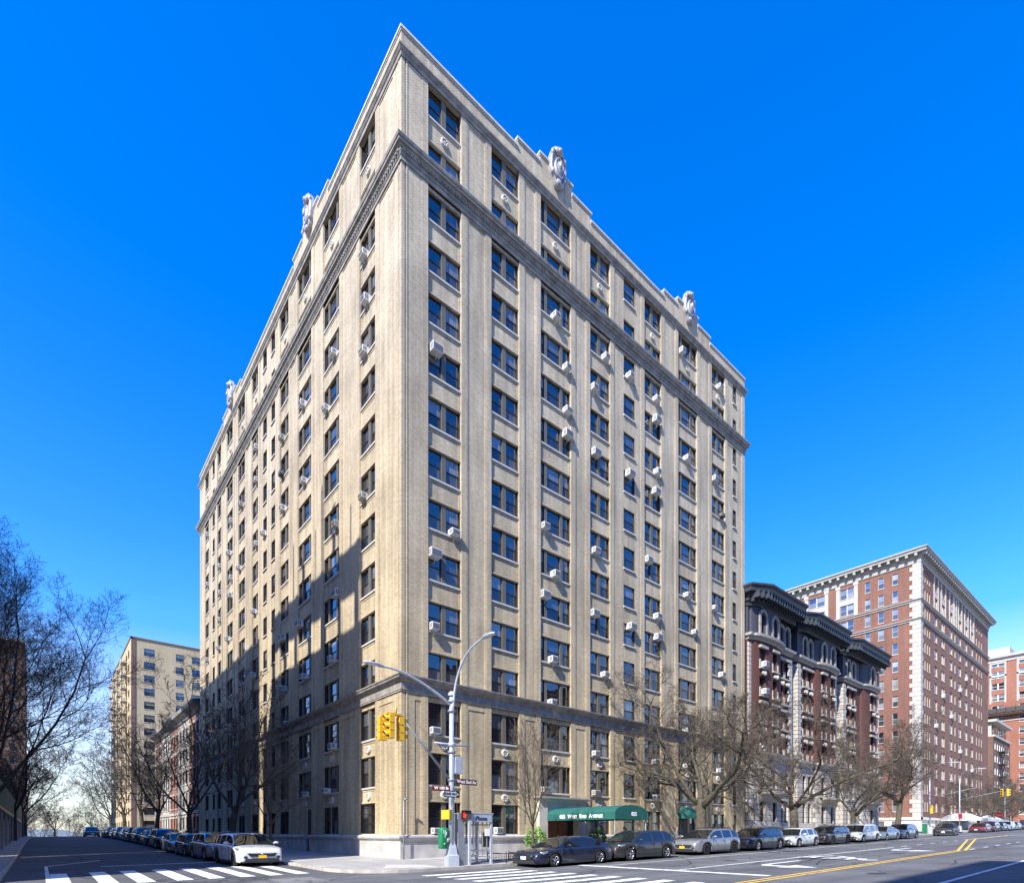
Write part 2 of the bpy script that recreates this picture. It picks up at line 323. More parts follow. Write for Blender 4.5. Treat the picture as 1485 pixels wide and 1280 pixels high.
# ------------------------------------------------------------------ terrain height
PYK=[(-400,-.16),(-9,-.16),(0,0),(5,.05),(17,.16),(23,.28),(35,.62),(60,1.05),(95,1.42),(120,1.5),(150,1.2),(200,-1),(260,-6),(420,-24),(3000,-40)]
def lerpt(x,pts):
    if x<=pts[0][0]: return pts[0][1]
    for (a,b),(c,d) in zip(pts,pts[1:]):
        if x<=c: return b+(d-b)*(x-a)/(c-a)
    return pts[-1][1]
def G(x,y): return (.021*min(x,260) if x>0 else .012*max(x,-200))+lerpt(y,PYK)
XK=[-200,0,260]; YK=[k[0] for k in PYK]
def patch(mb,x0,x1,y0,y1,off,mi=0):
    xs=[x0]+[k for k in XK if x0<k<x1]+[x1]; ys=[y0]+[k for k in YK if y0<k<y1]+[y1]
    for a,b in zip(xs,xs[1:]):
        for c,d in zip(ys,ys[1:]):
            mb.quad((a,c,G(a,c)+off),(b,c,G(b,c)+off),(b,d,G(b,d)+off),(a,d,G(a,d)+off),mi)
def gpoly(mb,pts,off,mi=0): mb.poly([(x,y,G(x,y)+off) for x,y in pts],mi)

# ------------------------------------------------------------------ wall relief
class Face:
    """R: plane y=c facing -y, runs along x.  L: plane x=c facing -x, runs along y."""
    def __init__(s,kind,c,flip=1): s.k=kind; s.c=c
    def mp(s,a,d,z): return (a,s.c+d,z) if s.k=='R' else (s.c+d,a,z)
    def rz(s): return 0 if s.k=='R' else -math.pi/2
def relief(mb,mp,S0,S1,Z0,Z1,rects,back=.30,extra=(),mats=None):
    xs=sorted({S0,S1,*extra,*[v for r in rects for v in r[:2] if S0<v<S1]}); zs=sorted({Z0,Z1,*[v for r in rects for v in r[2:4] if Z0<v<Z1]})
    nx,nz=len(xs)-1,len(zs)-1
    D=[[0.0]*nz for _ in range(nx)]; MI=[[0]*nz for _ in range(nx)]
    for r in rects:
        for i in range(nx):
            a=(xs[i]+xs[i+1])/2
            if not r[0]<a<r[1]: continue
            for j in range(nz):
                b=(zs[j]+zs[j+1])/2
                if r[2]<b<r[3]:
                    D[i][j]=r[4]
                    if len(r)>5: MI[i][j]=r[5]
    for i in range(nx):
        j=0
        while j<nz:
            k=j
            while k+1<nz and D[i][k+1]==D[i][j] and MI[i][k+1]==MI[i][j]: k+=1
            d=D[i][j]
            if d is not None:
                a,b,z0,z1=xs[i],xs[i+1],zs[j],zs[k+1]
                mb.quad(mp(a,d,z0),mp(b,d,z0),mp(b,d,z1),mp(a,d,z1),MI[i][j])
            j=k+1
    dv=lambda d: back if d is None else d
    for i in range(nx-1):
        for j in range(nz):
            a,b=dv(D[i][j]),dv(D[i+1][j])
            if a!=b:
                x=xs[i+1]; mb.quad(mp(x,a,zs[j]),mp(x,b,zs[j]),mp(x,b,zs[j+1]),mp(x,a,zs[j+1]),MI[i][j] if a<b else MI[i+1][j])
    for i in range(nx):
        for j in range(nz-1):
            a,b=dv(D[i][j]),dv(D[i][j+1])
            if a!=b:
                z=zs[j+1]; mb.quad(mp(xs[i],a,z),mp(xs[i+1],a,z),mp(xs[i+1],b,z),mp(xs[i],b,z),MI[i][j] if a<b else MI[i][j+1])
def sweep(mb,path,prof,mi=0):
    """prof: list of (outward p, z); path(p)-> list of xy points offset outward by p"""
    rows=[[(x,y,z) for x,y in path(p)] for p,z in prof]
    for r0,r1 in zip(rows,rows[1:]):
        for k in range(len(r0)-1): mb.quad(r0[k],r0[k+1],r1[k+1],r1[k],mi)
    mb.poly([r[0] for r in rows],mi); mb.poly([r[-1] for r in rows],mi)

# ------------------------------------------------------------------ windows
WC={}
def win_mesh(w,h,cuts,style):
    """local: x along wall centred, y inward (0 = wall opening plane), z up from opening bottom. returns dict of MBs"""
    key=(round(w,2),round(h,2),tuple(round(c,2) for c in cuts),style)
    if key in WC: return key
    fr,pn,mu,si=MB(),MB(),MB(),MB()
    mwid={'tan':.34,'tri':.26,'pair':.16}.get(style,.0)
    dp=.15
    edges=[-w/2]
    for c in cuts: edges+= [-w/2+c*w-mwid/2,-w/2+c*w+mwid/2]
    edges.append(w/2)
    fw=.055
    for k in range(0,len(edges),2):
        a,b=edges[k],edges[k+1]; mz=h*.5
        for (x0,x1,z0,z1) in ((a,a+fw,0,h),(b-fw,b,0,h),(a+fw,b-fw,h-fw,h),(a+fw,b-fw,0,fw*1.2)): fr.box(x0,x1,dp,dp+.09,z0,z1)
        fr.box(a+fw,b-fw,dp+.02,dp+.085,mz-.035,mz+.035)
        if k==0: fr.box(a-.002,a+.045,.02,dp,0,h)
        if k==len(edges)-2: fr.box(b-.045,b+.002,.06,dp,0,h)
        pn.quad((a+fw,dp+.06,fw*1.2),(b-fw,dp+.06,fw*1.2),(b-fw,dp+.06,mz-.035),(a+fw,dp+.06,mz-.035),1)
        pn.quad((a+fw,dp+.035,mz+.035),(b-fw,dp+.035,mz+.035),(b-fw,dp+.035,h-fw),(a+fw,dp+.035,h-fw))
    ww=None
    for k in range(1,len(edges)-1,2):
        mu.box(edges[k],edges[k+1],.06,dp+.09,0,h)
    si.box(-w/2-.06,w/2+.06,-.07,dp,-.12,-.004)
    WC[key]={'fr':fr,'pn':pn,'mu':mu,'si':si,'me':{},'mx':[(edges[k],edges[k+1]) for k in range(1,len(edges)-1,2)],'dp':dp,'h':h}
    return key
def window(root,face,s0,s1,z,h,cuts=(),style='tan',name='window',mats=('frame','glass','mull','sill'),d0=0,stuff=None):
    key=win_mesh(s1-s0,h,cuts,style); W=WC[key]; cs=(s0+s1)/2
    loc=face.mp(cs,d0,z); 
    if stuff is not None:
        c,sn=math.cos(face.rz()),math.sin(face.rz())
        for kk,mi in (('fr',0),('pn',1),('mu',2),('si',3)):
            b=W[kk]; i=len(stuff.v)
            stuff.v+=[(loc[0]+x*c-y*sn,loc[1]+x*sn+y*c,loc[2]+zz) for x,y,zz in b.v]
            stuff.f+=[tuple(i+q for q in f) for f in b.f]; stuff.m+=([mi]*len(b.f) if kk!='pn' else [1 if q==0 else 4 for q in b.m]); stuff.sm+=[False]*len(b.f)
        return
    me=W['me']
    if mats not in me:
        l=[W[k].mesh(n,[m] if k!='pn' else [m,{'glass':'screen','glassl':'screenl','glassw':'screenw'}.get(m,m)]) if W[k].f else None for k,n,m in (('fr',name,mats[0]),('pn','pane',mats[1]),('si','sill',mats[3]))]
        ml=[]
        for x0,x1 in W['mx']:
            q=MB(); q.box(x0,x1,.06,W['dp']+.09,0,W['h']); ml.append(q.mesh('mullion',[mats[2]]))
        me[mats]=l+[ml]
    a=me[mats]
    o=link(name,a[0],root,loc,face.rz())
    for n,m in [('pane',a[1]),('sill',a[2])]+[('mullion',q) for q in a[3]]:
        if m: link(n,m,o)
    return o
# ------------------------------------------------------------------ the tan apartment building
FR,FL=Face('R',0),Face('L',0)
FLZ=[1.57,4.74,8.0]+[11.37+3.31*k for k in range(12)]
FLH=[2.05,2.05,2.08,1.9]+[1.87]*9+[1.70,1.93]
RW,LW=42.3,57.4
# (start, end, kind, mullion fractions, recessed bay)
RC=[(1.92,4.51,'paired',(.5,),1),(7.05,9.63,'paired',(.5,),1),(11.75,15.02,'triple',(.21,.72),1),(17.24,19.75,'paired',(.5,),1),(21.57,23.09,'single',(),0),(24.42,26.96,'paired',(.5,),1),(29.67,32.92,'triple',(.21,.72),1),(35.59,38.21,'paired',(.5,),1),(39.83,40.55,'single',(),0)]
LC=[(3.53,5.94,'paired',(.5,),1),(9.46,12.57,'triple',(.25,.75),1),(15.11,18.33,'triple',(.25,.75),1),(20.65,23.11,'paired',(.5,),1),(24.64,25.65,'single',(),0),(27.19,28.27,'single',(),0),(29.91,32.17,'paired',(.5,),1),(34.7,37.55,'triple',(.25,.75),1),(39.81,42.69,'triple',(.25,.75),1),(45.24,47.32,'paired',(.5,),1),(48.9,49.92,'single',(),0),(51.83,54.23,'paired',(.5,),1)]
ROOT=empty('apartment_building','tall tan brick corner apartment building with stone belt courses and carved roof shields','building')
ZONES=[(1.5,10.42),(11.38,43.27),(44.42,49.75)]
mb=MB(); frames=MB()
def facade(face,C,S1):
    rects=[]
    W0=.24
    for zi,(z0,z1) in enumerate(ZONES):
        # corner strips
        if face is FR: rects+= [(.24,.34,z0,z1,.05,0),(.34,.42,z0,z1,-.03,0)]+([(.95,1.4,z0+.75,z1-.4,.04,0)] if zi==0 else [])
        else: rects+= [(.30,.38,z0,z1,-.03,0)]
        prev=1.0
        for (a,b,kind,cuts,bay) in C:
            if bay:
                bw=.45
                rects.append((a-bw-.0,a,z0,z1,-.02,0)); rects.append((b,b+bw,z0,z1,-.02,0))
                rects.append((a,b,z0,z1,.10,0))
                lo,hi=prev+.12,a-bw-.1
                if hi-lo>.45: rects.append((lo,hi,z0+(.75 if zi==0 else .05),z1-(.45 if zi==0 else .12),.045,0))
                prev=b+bw
        lo,hi=prev+.12,S1-.6
        if hi-lo>.45: rects.append((lo,hi,z0+(.75 if zi==0 else .05),z1-.3,.05,0))
        if face is FR: rects+=[(20.5,23.75,z0,z1,.04,0)]
    for ci,(a,b,kind,cuts,bay) in enumerate(C):
        for k in range(15):
            z,h=FLZ[k],FLH[k]
            if k==0 and face is FL and ci in (1,2): continue
            if k==13: z=44.5; h=1.65
            d=.10 if bay else 0
            if k in (3,13): pass
            rects.append((a,b,z,z+h,None))
            # framed spandrel under the window
            if bay and k not in (0,3,13):
                zt=z-.13; zb=FLZ[k-1]+FLH[k-1]+.06
                if k==14: zb=44.5+1.65+.1
                if zt-zb>.5: 
                    rects.append((a+.13,b-.13,zb+.12,zt-.14,.13,0))
                    rects.append((a+.02,b-.02,zb-.03,zb+.06,.07,1))
    return rects
rr=facade(FR,RC,RW); rl=facade(FL,LC,LW)
# ground floor of the side street: split narrow openings and a service door
rl+= [(9.9,10.9,1.57,3.62,None),(11.3,12.3,1.57,3.62,None),(15.3,16.2,1.57,3.62,None)]
# entrance portal opening on the avenue, side door under the small awning
rr+= [(12.0,15.7,1.5,3.75,None),(29.9,31.4,1.5,3.3,None)]
rects_r=[r for r in rr if not (r[4] is None and r[2]==1.57 and ((r[0]==11.75) or r[0]==29.67))]
relief(mb,FR.mp,0,RW,1.5,49.75,rects_r+[(12.0,15.7,1.5,3.75,None),(29.9,31.4,1.5,3.3,None),(31.75,32.7,1.57,3.62,None)],back=.32,mats=None)
relief(mb,FL.mp,0,LW,1.5,49.75,rl,back=.32)
mb.quad((RW,0,-1),(RW,LW,-1),(RW,LW,49.75),(RW,0,49.75)); mb.quad((0,LW,-1),(RW,LW,-1),(RW,LW,49.75),(0,LW,49.75))
mb.build('brick_wall',['tan','tanband'],ROOT)
mb=MB(); mb.quad((0,0,49.9),(RW,0,49.9),(RW,LW,49.9),(0,LW,49.9)); mb.build('roof_deck',['roof'],ROOT)
mb=MB(); mb.box(.62,RW-.3,.62,LW-.3,-1,49.7); mb.build('inner_core',['dark'],ROOT)
# base with water table
def ring(p,x1=RW,y1=LW): return [(x1,-p),(-p,-p),(-p,y1)]
mb=MB(); prof=[(.14,-1.2),(.14,1.12),(.17,1.17),(.27,1.24),(.31,1.32),(.31,1.42),(.20,1.5),(-.3,1.5)]
def ring_r(p):
    return ring(p)
# the base is broken by the entrance, the awning door and the service door
def base_seg(pts_fn,prof): sweep(mb,pts_fn,prof)
base_seg(lambda p:[(11.3,-p),(-p,-p),(-p,15.28)],prof)
base_seg(lambda p:[(29.85,-p),(16.35,-p)],prof); base_seg(lambda p:[(RW,-p),(31.45,-p)],prof); base_seg(lambda p:[(-p,16.22),(-p,LW)],prof)
mb.build('granite_base',['granite'],ROOT)
# cornices
def cornice(name,prof,mats=('corn',),dent=None,x1=RW,y1=LW):
    mb=MB(); sweep(mb,lambda p:[(x1+p if x1==RW else x1,1.0),(x1+p,-p),(-p,-p),(-p,y1+p),(1.0,y1+p)],prof)
    if dent:
        step,wd,p0,p1,z0,z1=dent
        x=.0
        while x<x1: mb.box(x,x+wd,-p1,-p0,z0,z1); x+=step
        y=.0
        while y<y1: mb.box(-p1,-p0,y,y+wd,z0,z1); y+=step
    return mb.build(name,list(mats),ROOT)
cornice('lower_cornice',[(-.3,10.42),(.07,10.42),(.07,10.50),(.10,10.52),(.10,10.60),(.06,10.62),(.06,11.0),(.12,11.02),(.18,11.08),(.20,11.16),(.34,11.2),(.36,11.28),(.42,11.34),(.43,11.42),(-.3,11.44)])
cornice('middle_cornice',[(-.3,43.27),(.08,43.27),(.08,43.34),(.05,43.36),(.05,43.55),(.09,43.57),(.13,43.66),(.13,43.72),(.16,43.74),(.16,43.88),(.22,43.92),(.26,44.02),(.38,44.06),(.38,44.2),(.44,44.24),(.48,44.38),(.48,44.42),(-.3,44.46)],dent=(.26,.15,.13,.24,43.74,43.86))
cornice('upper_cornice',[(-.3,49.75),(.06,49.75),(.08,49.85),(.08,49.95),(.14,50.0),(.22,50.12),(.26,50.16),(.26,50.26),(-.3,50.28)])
# parapet, stepping up round each shield
CART_R=(13.4,31.3); CART_L=(15.4,40.3)
def partop(s,cs):
    z=51.45
    for c in cs:
        if abs(s-c)<3.9: z=max(z,52.05)
        if abs(s-c)<1.7: z=max(z,52.7)
    return z
mb=MB(); cop=MB()
for face,cs,S1 in ((FR,CART_R,RW),(FL,CART_L,LW)):
    ed=sorted({0.0,S1,*[c+q for c in cs for q in (-3.9,-1.7,1.7,3.9)]})
    for a,b in zip(ed,ed[1:]):
        zt=partop((a+b)/2,cs)
        def bx(m,s0,s1,d0,d1,z0,z1):
            p,q=face.mp(s0,d0,z0),face.mp(s1,d1,z1); m.box(min(p[0],q[0]),max(p[0],q[0]),min(p[1],q[1]),max(p[1],q[1]),z0,z1)
        s0=a if a>0 else (.0 if face is FR else .352)
        bx(mb,s0,b,0.0,.35,50.28,zt)
        e0=-.1 if partop(a-.1,cs)<zt else 0; e1=.1 if partop(b+.1,cs)<zt else 0
        if a==0: e0=-.1 if face is FR else .46
        bx(cop,a+e0,b+e1,-.1,.45,zt+.002,zt+.16)
        bx(cop,a+e0*.5,b+e1*.5,-.04,.36,zt-.10,zt)
mb.build('parapet',['tan'],ROOT); cop.build('parapet_coping',['sill'],ROOT)
# carved shields on the parapet
def shield(face,s):
    m=MB()
    def P(x,z,y): return (x,-y,z)
    def oval(cx,cz,rx,rz,y0,y1,mi=0,n=26,pw=1.0):
        rows=[[P(cx+rx*q*math.cos(2*math.pi*j/n),cz+rz*q*math.sin(2*math.pi*j/n),y) for j in range(n)] for q,y in ((1,y0),(1,y1-.10),(.94,y1-.02),(.85,y1),(0.001,y1+.0))]
        m.grid(rows,mi,True,closed=True)
    # back cartouche, scrolled rim, domed oval, crown and lower shell
    n=40; rows=[]
    for q,y in ((1,-.15),(1,.20),(.95,.30),(.84,.30),(.80,.2),(.6,.2),(.001,.2)):
        rows.append([P(.80*q*(1+.05*math.sin(4*a+.6)+.03*math.cos(7*a))*math.cos(a),1.55*q*(1+.05*math.sin(6*a))*math.sin(a)+1.55,y) for a in [2*math.pi*j/n for j in range(n)]])
    m.grid(rows,0,True,closed=True)
    rows=[]
    for q,y in ((1,.15),(.98,.40),(.86,.42),(.80,.26),(.6,.40),(.3,.47),(.001,.5)):
        rows.append([P(.47*q*math.cos(2*math.pi*j/24),.78*q*math.sin(2*math.pi*j/24)+1.35,y) for j in range(24)])
    m.grid(rows,0,True,closed=True)
    for x in (-.62,.62):
        for z,r in ((2.3,.17),(.85,.16)): m.ball((x,-.24,z),r,.16,r*1.5,n=10,m=6)
    m.ball((0,-.30,2.62),.44,.20,.30,n=14,m=8,jit=.06); m.ball((0,-.4,2.62),.2,.2,.2,n=8,m=6); m.ball((0,-.28,.3),.30,.16,.24,n=10,m=6,jit=.08)
    m.ball((0,-.5,1.5),.16,.12,.3,n=8,m=6,jit=.1)
    p=face.mp(s,-.02,51.2)
    m.build('carved_shield',['carv'],ROOT,p,face.rz())
for s in CART_R: shield(FR,s)
for s in CART_L: shield(FL,s)
# rosettes in the spandrels
m=MB()
m.lathe([(.001,-.10),(.07,-.12),(.09,-.07),(.14,-.06),(.2,-.12),(.25,-.13),(.29,-.06),(.29,.02)],n=20,axis='y')
for j in range(8):
    a=j*math.pi/4; m.ball((.2*math.cos(a),-.11,.2*math.sin(a)),.07,.05,.07,n=8,m=5)
ros=m.mesh('rosette',['sill'])
for face,C in ((FR,RC),(FL,LC)):
    for (a,b,kind,cuts,bay) in C:
        if not bay: continue
        for k in (1,2,14):
            zt=FLZ[k]-.13; zb=FLZ[k-1]+FLH[k-1] if k!=14 else 46.2
            if face is FR and a==11.75 and k==1: continue
            link('rosette',ros,ROOT,face.mp((a+b)/2,.12,(zt+zb)/2),face.rz())
# windows
cnt={'paired':0}; stuff=MB(); k0=0
for face,C in ((FR,RC),(FL,LC)):
    for ci,(a,b,kind,cuts,bay) in enumerate(C):
        for k in range(14,-1,-1):
            if k==0 and ((face is FL and ci in (1,2)) or (face is FR and ci in (2,6))): continue
            z,h=FLZ[k],FLH[k]
            if k==13: z,h=44.5,1.65
            st='tan' if kind=='paired' else ('tri' if kind=='triple' else 'one')
            mats=('frame','glass' if k>3 else 'glassl','mull','sill')
            if kind=='paired':
                cnt['paired']+=1
                if cnt['paired']>100:
                    window(ROOT,face,a,b,z,h,cuts,st,d0=.10,stuff=stuff); continue
            window(ROOT,face,a,b,z,h,cuts,st,kind+'_window',mats,d0=.10 if bay else 0)
o=link('paired_window',stuff.mesh('paired_window',['frame','glass','mull','sill','screen']),ROOT); o['kind']='stuff'
for a,b in ((9.9,10.9),(11.3,12.3)): window(ROOT,FL,a,b,1.57,2.05,(),'one','single_window',('frame','glassl','mull','sill'),d0=0)
window(ROOT,FR,31.75,32.7,1.57,2.05,(),'one','single_window',('frame','glassl','mull','sill'),d0=.10)
# iron grilles on the ground floor of the side street
g=MB()
for j in range(13): x=-1.15+j*.19; g.box(x,x+.035,-.03,.0,0,2.05)
for z in (.1,.7,1.3,1.95): g.box(-1.2,1.2,-.035,-.005,z,z+.04)
gm=g.mesh('window_grille',['black'])
for a,b in ((3.53,5.94),(20.65,23.11),(29.91,32.17)): link('window_grille',gm,ROOT,FL.mp((a+b)/2,.1,1.57),FL.rz())
# service door on the side street (black, in a narrow opening down to the pavement)
m=MB(); m.box(-.45,.45,.12,.2,-.35,3.5); m.box(-.38,.38,.08,.119,-.25,1.9); m.box(-.38,.38,.08,.119,2.1,3.35)
d=m.build('service_door',['black'],ROOT,FL.mp(15.75,0,.12),FL.rz())
m=MB(); m.ball((.28,-.0+.05,.9),.05,.05,.05,n=8,m=6); m.build('door_knob',['galvd'],d)
m=MB(); m.box(-.14,.42,15.29,16.21,-.6,.13); m.build('door_step',['granite'],ROOT)
m=MB()
for a,b in ((9.46,12.57),): m.box(-.05,.02,11.0,11.2,2,2.01)
# stone portal of the main entrance
m=MB()
m.box(11.3,12.15,-.38,.3,-.5,3.95); m.box(15.55,16.35,-.38,.3,-.5,3.95); m.box(12.15,15.55,-.3,.3,3.3,3.95)
m.box(11.35,12.2,-.42,-.382,-.4,.25); 
sweep(m,lambda p:[(11.3-p,.1),(11.3-p,-.38-p),(16.35+p,-.38-p),(16.35+p,.1)],[(-.3,3.95),(.03,3.95),(.05,4.08),(.16,4.18),(.28,4.26),(.30,4.38),(-.35,4.42)])
m.build('entrance_portal',['lime'],ROOT)
m=MB(); m.box(12.15,15.55,.28,.34,-.3,3.3); m.build('entrance_wall',['dark'],ROOT)
dm=MB()
for i in range(2):
    x0=12.5+i*1.15
    dm.box(x0,x0+1.1,.14,.2,.05,2.6)
    for r in range(4): 
        for c_ in range(2): dm.box(x0+.12+c_*.45,x0+.53+c_*.45,.11,.139,.3+r*.56,.75+r*.56)
d=dm.build('entrance_door',['wood'],ROOT)
hm=MB(); hm.tube([(13.52,.06,1.0),(13.52,.06,1.6)],.025,6); hm.tube([(13.68,.06,1.0),(13.68,.06,1.6)],.025,6); hm.build('door_handle',['amberp'],d)
m=MB(); m.box(11.9,15.9,-1.2,.1,-.5,.12); m.build('door_step',['granite'],ROOT)
# small side door below the dome awning
m=MB(); m.box(29.95,31.35,.15,.22,.3,3.25); m.box(30.05,30.62,.11,.149,.5,3.0); m.box(30.7,31.28,.11,.149,.5,3.0)
m.build('side_entrance_door',['plastic'],ROOT)
# drain pipe, wall lamp at the corner
m=MB(); m.tube([(-.06,-.42,.0),(-.06,-.42,3.6)],.045,8); m.ball((-.02,-.5,3.68),.09,.12,.09,n=10,m=6); m.tube([(-.06,-.42,3.6),(-.02,-.5,3.68)],.03,6)
m.build('corner_lamp_pipe',['galvd'],ROOT)
# ------------------------------------------------------------------ canopy over the main entrance (a thing by itself)
can=empty('entrance_canopy','long green canvas entrance canopy reaching from the portal to the kerb','canopy',(12.1,0,0))
m=MB(); W=3.5; Lc=6.9; sec=[(0,2.55),(0,3.05),(.12,3.22),(.45,3.38),(1.0,3.5),(1.75,3.55),(2.5,3.5),(3.05,3.38),(3.38,3.22),(3.5,3.05),(3.5,2.55)]
rows=[[(x,-Lc*t,z) for x,z in sec] for t in (0,.2,.4,.6,.8,1)]
m.grid(rows,0,False); m.poly([(x,-Lc,z) for x,z in sec],0)
m.build('canvas_cover',['green'],can)
def wtext(name,txt,size,mat,parent,loc,rot,sx=1,bold=.006,space=1.0):
    o=link(name,text_mesh(txt,size,mat,name,.006,space,bold),parent,loc); o.rotation_euler=rot; o.scale=(sx,1,1); return o
# lettering in small capitals on the long side
xo=0
def smallcaps(parent,words,size,x,yc,z):
    # words run along -y->+y seen from the street side (normal -x)
    y=yc
    for w in words:
        for part,sz in w:
            me=text_mesh(part,sz,'letter','lettering',.006,1.0,.012)
            wd=max(v.co.x for v in me.vertices)-min(v.co.x for v in me.vertices)
            lo=min(v.co.y for v in me.vertices)
            o=link('lettering',me,parent,(x,y-wd/2,z-lo+0)); o.rotation_euler=(math.pi/2,0,-math.pi/2)
            y-=wd+.045
        y-=.2
smallcaps(can,[[('825',.38)],[('W',.38),('EST',.29)],[('E',.38),('ND',.29)],[('A',.38),('VENUE',.29)]],.4,-.012,-1.7,2.68)
o=wtext('lettering','825',.36,'letter',can,(2.0,-Lc-.012,2.92),(math.pi/2,0,0),1.1,.012)
for x in (.08,W-.08):
    m=MB(); zb=G(12+x,-Lc+.1); m.tube([(x,-Lc+.1,zb),(x,-Lc+.1,2.6)],.035,8); m.build('pole',['galvd'],can)
aw=empty('dome_awning','small green dome awning over the side door behind the big street tree','awning',(30.65,0,0))
m=MB(); rows=[]
for a in range(7):
    t=a/6*math.pi/2; rr_=[]
    for b in range(13):
        p=math.pi*b/12; rr_.append((-1.15*math.cos(p)*math.cos(t),-.1-1.2*math.sin(p)*math.cos(t),3.35+.85*math.sin(t)))
    rows.append(rr_)
rows.insert(0,[(x,y,3.05) for x,y,z in rows[0]])
m.grid(rows,0,True); m.build('canvas_dome',['green'],aw)
# ------------------------------------------------------------------ air conditioners
ACR=[(0,1,2.53,0,0),(0,3,2.38,0,0),(0,5,2.32,0,0),(0,6,2.38,1,0),(0,7,3.9,0,0),(0,10,2.5,1,0),(1,1,7.6,0,0),(2,2,12.15,0,1),(2,4,12.9,0,0),(2,5,13.0,0,0),(2,6,12.15,1,0),(2,7,13.25,0,0),(2,8,12.15,0,0),(2,10,14.59,1,0),(2,11,14.59,0,0),(2,12,14.5,0,0),(2,13,13.3,0,0),(3,2,17.85,0,1),(3,3,17.82,0,0),(3,5,19.02,0,0),(3,6,17.73,1,0),(3,8,17.88,0,0),(3,10,17.9,1,0),(3,12,17.64,0,0),(3,13,19.1,0,0),(4,6,22.45,1,0),(4,10,22.24,1,0),(4,13,22.2,0,0),(5,2,26.09,0,0),(5,3,25.94,0,0),(5,6,26.41,1,0),(5,7,26.35,0,0),(5,8,24.95,1,0),(5,10,26.1,1,0),(5,11,26.28,0,0),(5,12,26.2,1,0),(5,13,26.15,0,0),(6,3,31.04,0,0),(6,4,31.04,0,0),(6,7,32.39,0,0),(6,8,31.1,0,0),(6,12,31.08,0,0),(6,15,30.22,0,0),(7,3,37.08,0,0),(7,4,37.08,0,0),(7,6,37.51,0,0),(7,8,35.99,0,0),(7,11,37.37,0,2),(7,12,36.1,0,0),(7,15,37.06,0,0)]
ACL=[(0,8,5.25,0,1),(0,11,5.14,0,0),(0,12,4.82,0,0),(0,13,5.14,0,0),(1,2,11.89,0,0),(1,3,10.6,0,0),(1,5,10.74,0,0),(1,6,9.86,1,0),(1,8,9.9,0,1),(1,11,11.89,0,0),(1,12,10.4,0,0),(2,2,16.39,0,0),(2,5,16.72,0,0),(2,6,17.8,1,0),(2,10,16.72,0,0),(2,12,17.0,0,0),(3,4,21.15,0,0),(3,5,22.05,0,0),(3,6,22.24,1,0),(3,10,22.05,0,0),(3,11,22.3,0,2),(3,12,22.3,0,1),(5,10,27.59,0,0),(6,2,30.31,0,0),(6,6,31.5,0,0),(6,8,31.25,0,0),(6,10,30.31,0,0),(6,12,30.31,0,0),(6,13,30.31,0,0),(7,2,36.02,0,0),(7,6,36.02,0,0),(7,10,37.0,0,0),(7,12,36.02,0,1),(8,8,42.1,0,0),(8,9,40.99,1,0),(8,10,40.3,0,0),(8,11,41.41,0,0),(8,12,40.3,0,0),(9,8,46.37,0,0),(9,9,45.64,0,0),(9,10,45.64,0,0),(9,11,45.64,0,0),(11,8,52.42,0,0),(11,11,52.3,0,0),(11,13,52.3,0,0)]
acm={}
def acmeshes(w,h,mat):
    k=(w,h,mat)
    if k in acm: return acm[k]
    m=MB(); m.box(-w/2,w/2,-.42,.16,0,h); m.box(-w/2+.02,w/2-.02,-.36,.14,-.03,0)
    m.tube([(0,-.32,-.02),(0,-.02,-.40)],.018,5); 
    g=MB(); g.box(-w/2+.05,w/2-.05,-.435,-.421,.05,h-.05)
    for j in range(6): z=.07+j*(h-.14)/6; g.box(-w/2+.06,w/2-.06,-.445,-.436,z,z+.02)
    for s in (-1,1):
        for j in range(2): g.box(s*(w/2+.002),s*(w/2+.012),-.38+j*.14,-.28+j*.14,.07,h-.07)
    acm[k]=(m.mesh('casing',[mat],merge=True),g.mesh('grille',['acg'])); return acm[k]
vr=['white','beige','dark brown']
for face,C,L_,nm in ((FR,RC,ACR,'right face'),(FL,LC,ACL,'left face')):
    for c_,fl,s,up,col_ in L_:
        bay=C[c_][4]; z=FLZ[fl-1]+(1.42 if up else .03); w=R.choice((.56,.62,.70)); h=R.choice((.36,.40,.44))
        if up: w,h=.8,.5
        me=acmeshes(w,h,['acw','acb','acd'][col_])
        o=link('air_conditioner',me[0],None,face.mp(s,.10 if bay else 0,z),face.rz())
        
        tag(o,f'{vr[col_]} window air conditioner, {nm}, {ORD[c_+1]} window column from corner, {ORD[fl]} storey up','air conditioner','window air conditioners on the tan building')
        link('grille',me[1],o)
# ------------------------------------------------------------------ ground, roads, pavements
def smesh(name,mb,mats): o=mb.build(name,mats,merge=True); return struct(o)
m=MB(); 
def bigpatch(m,x0,x1,y0,y1,off): patch(m,x0,x1,y0,y1,off)
bigpatch(m,-3000,3000,-3000,3000,-.33); smesh('ground',m,['land'])
KX,KY=-6.4,-7.2   # kerb lines of the near block
FXL=-18.4         # far kerb of the side street
FY=-37.5          # far kerb of the avenue
m=MB(); patch(m,-400,520,FY,KY+.01,-.15); smesh('avenue_road',m,['asph'])
m=MB(); patch(m,FXL,KX,KY+.01,420,-.15); patch(m,-12,-5,-400,FY,-.15); patch(m,88,101,KY+.01,200,-.15); smesh('side_street_road',m,['asph2'])
m=MB(); patch(m,-6.39,-3.0,KY+.01,-3.4,-.149); smesh('corner_road',m,['asph2'])
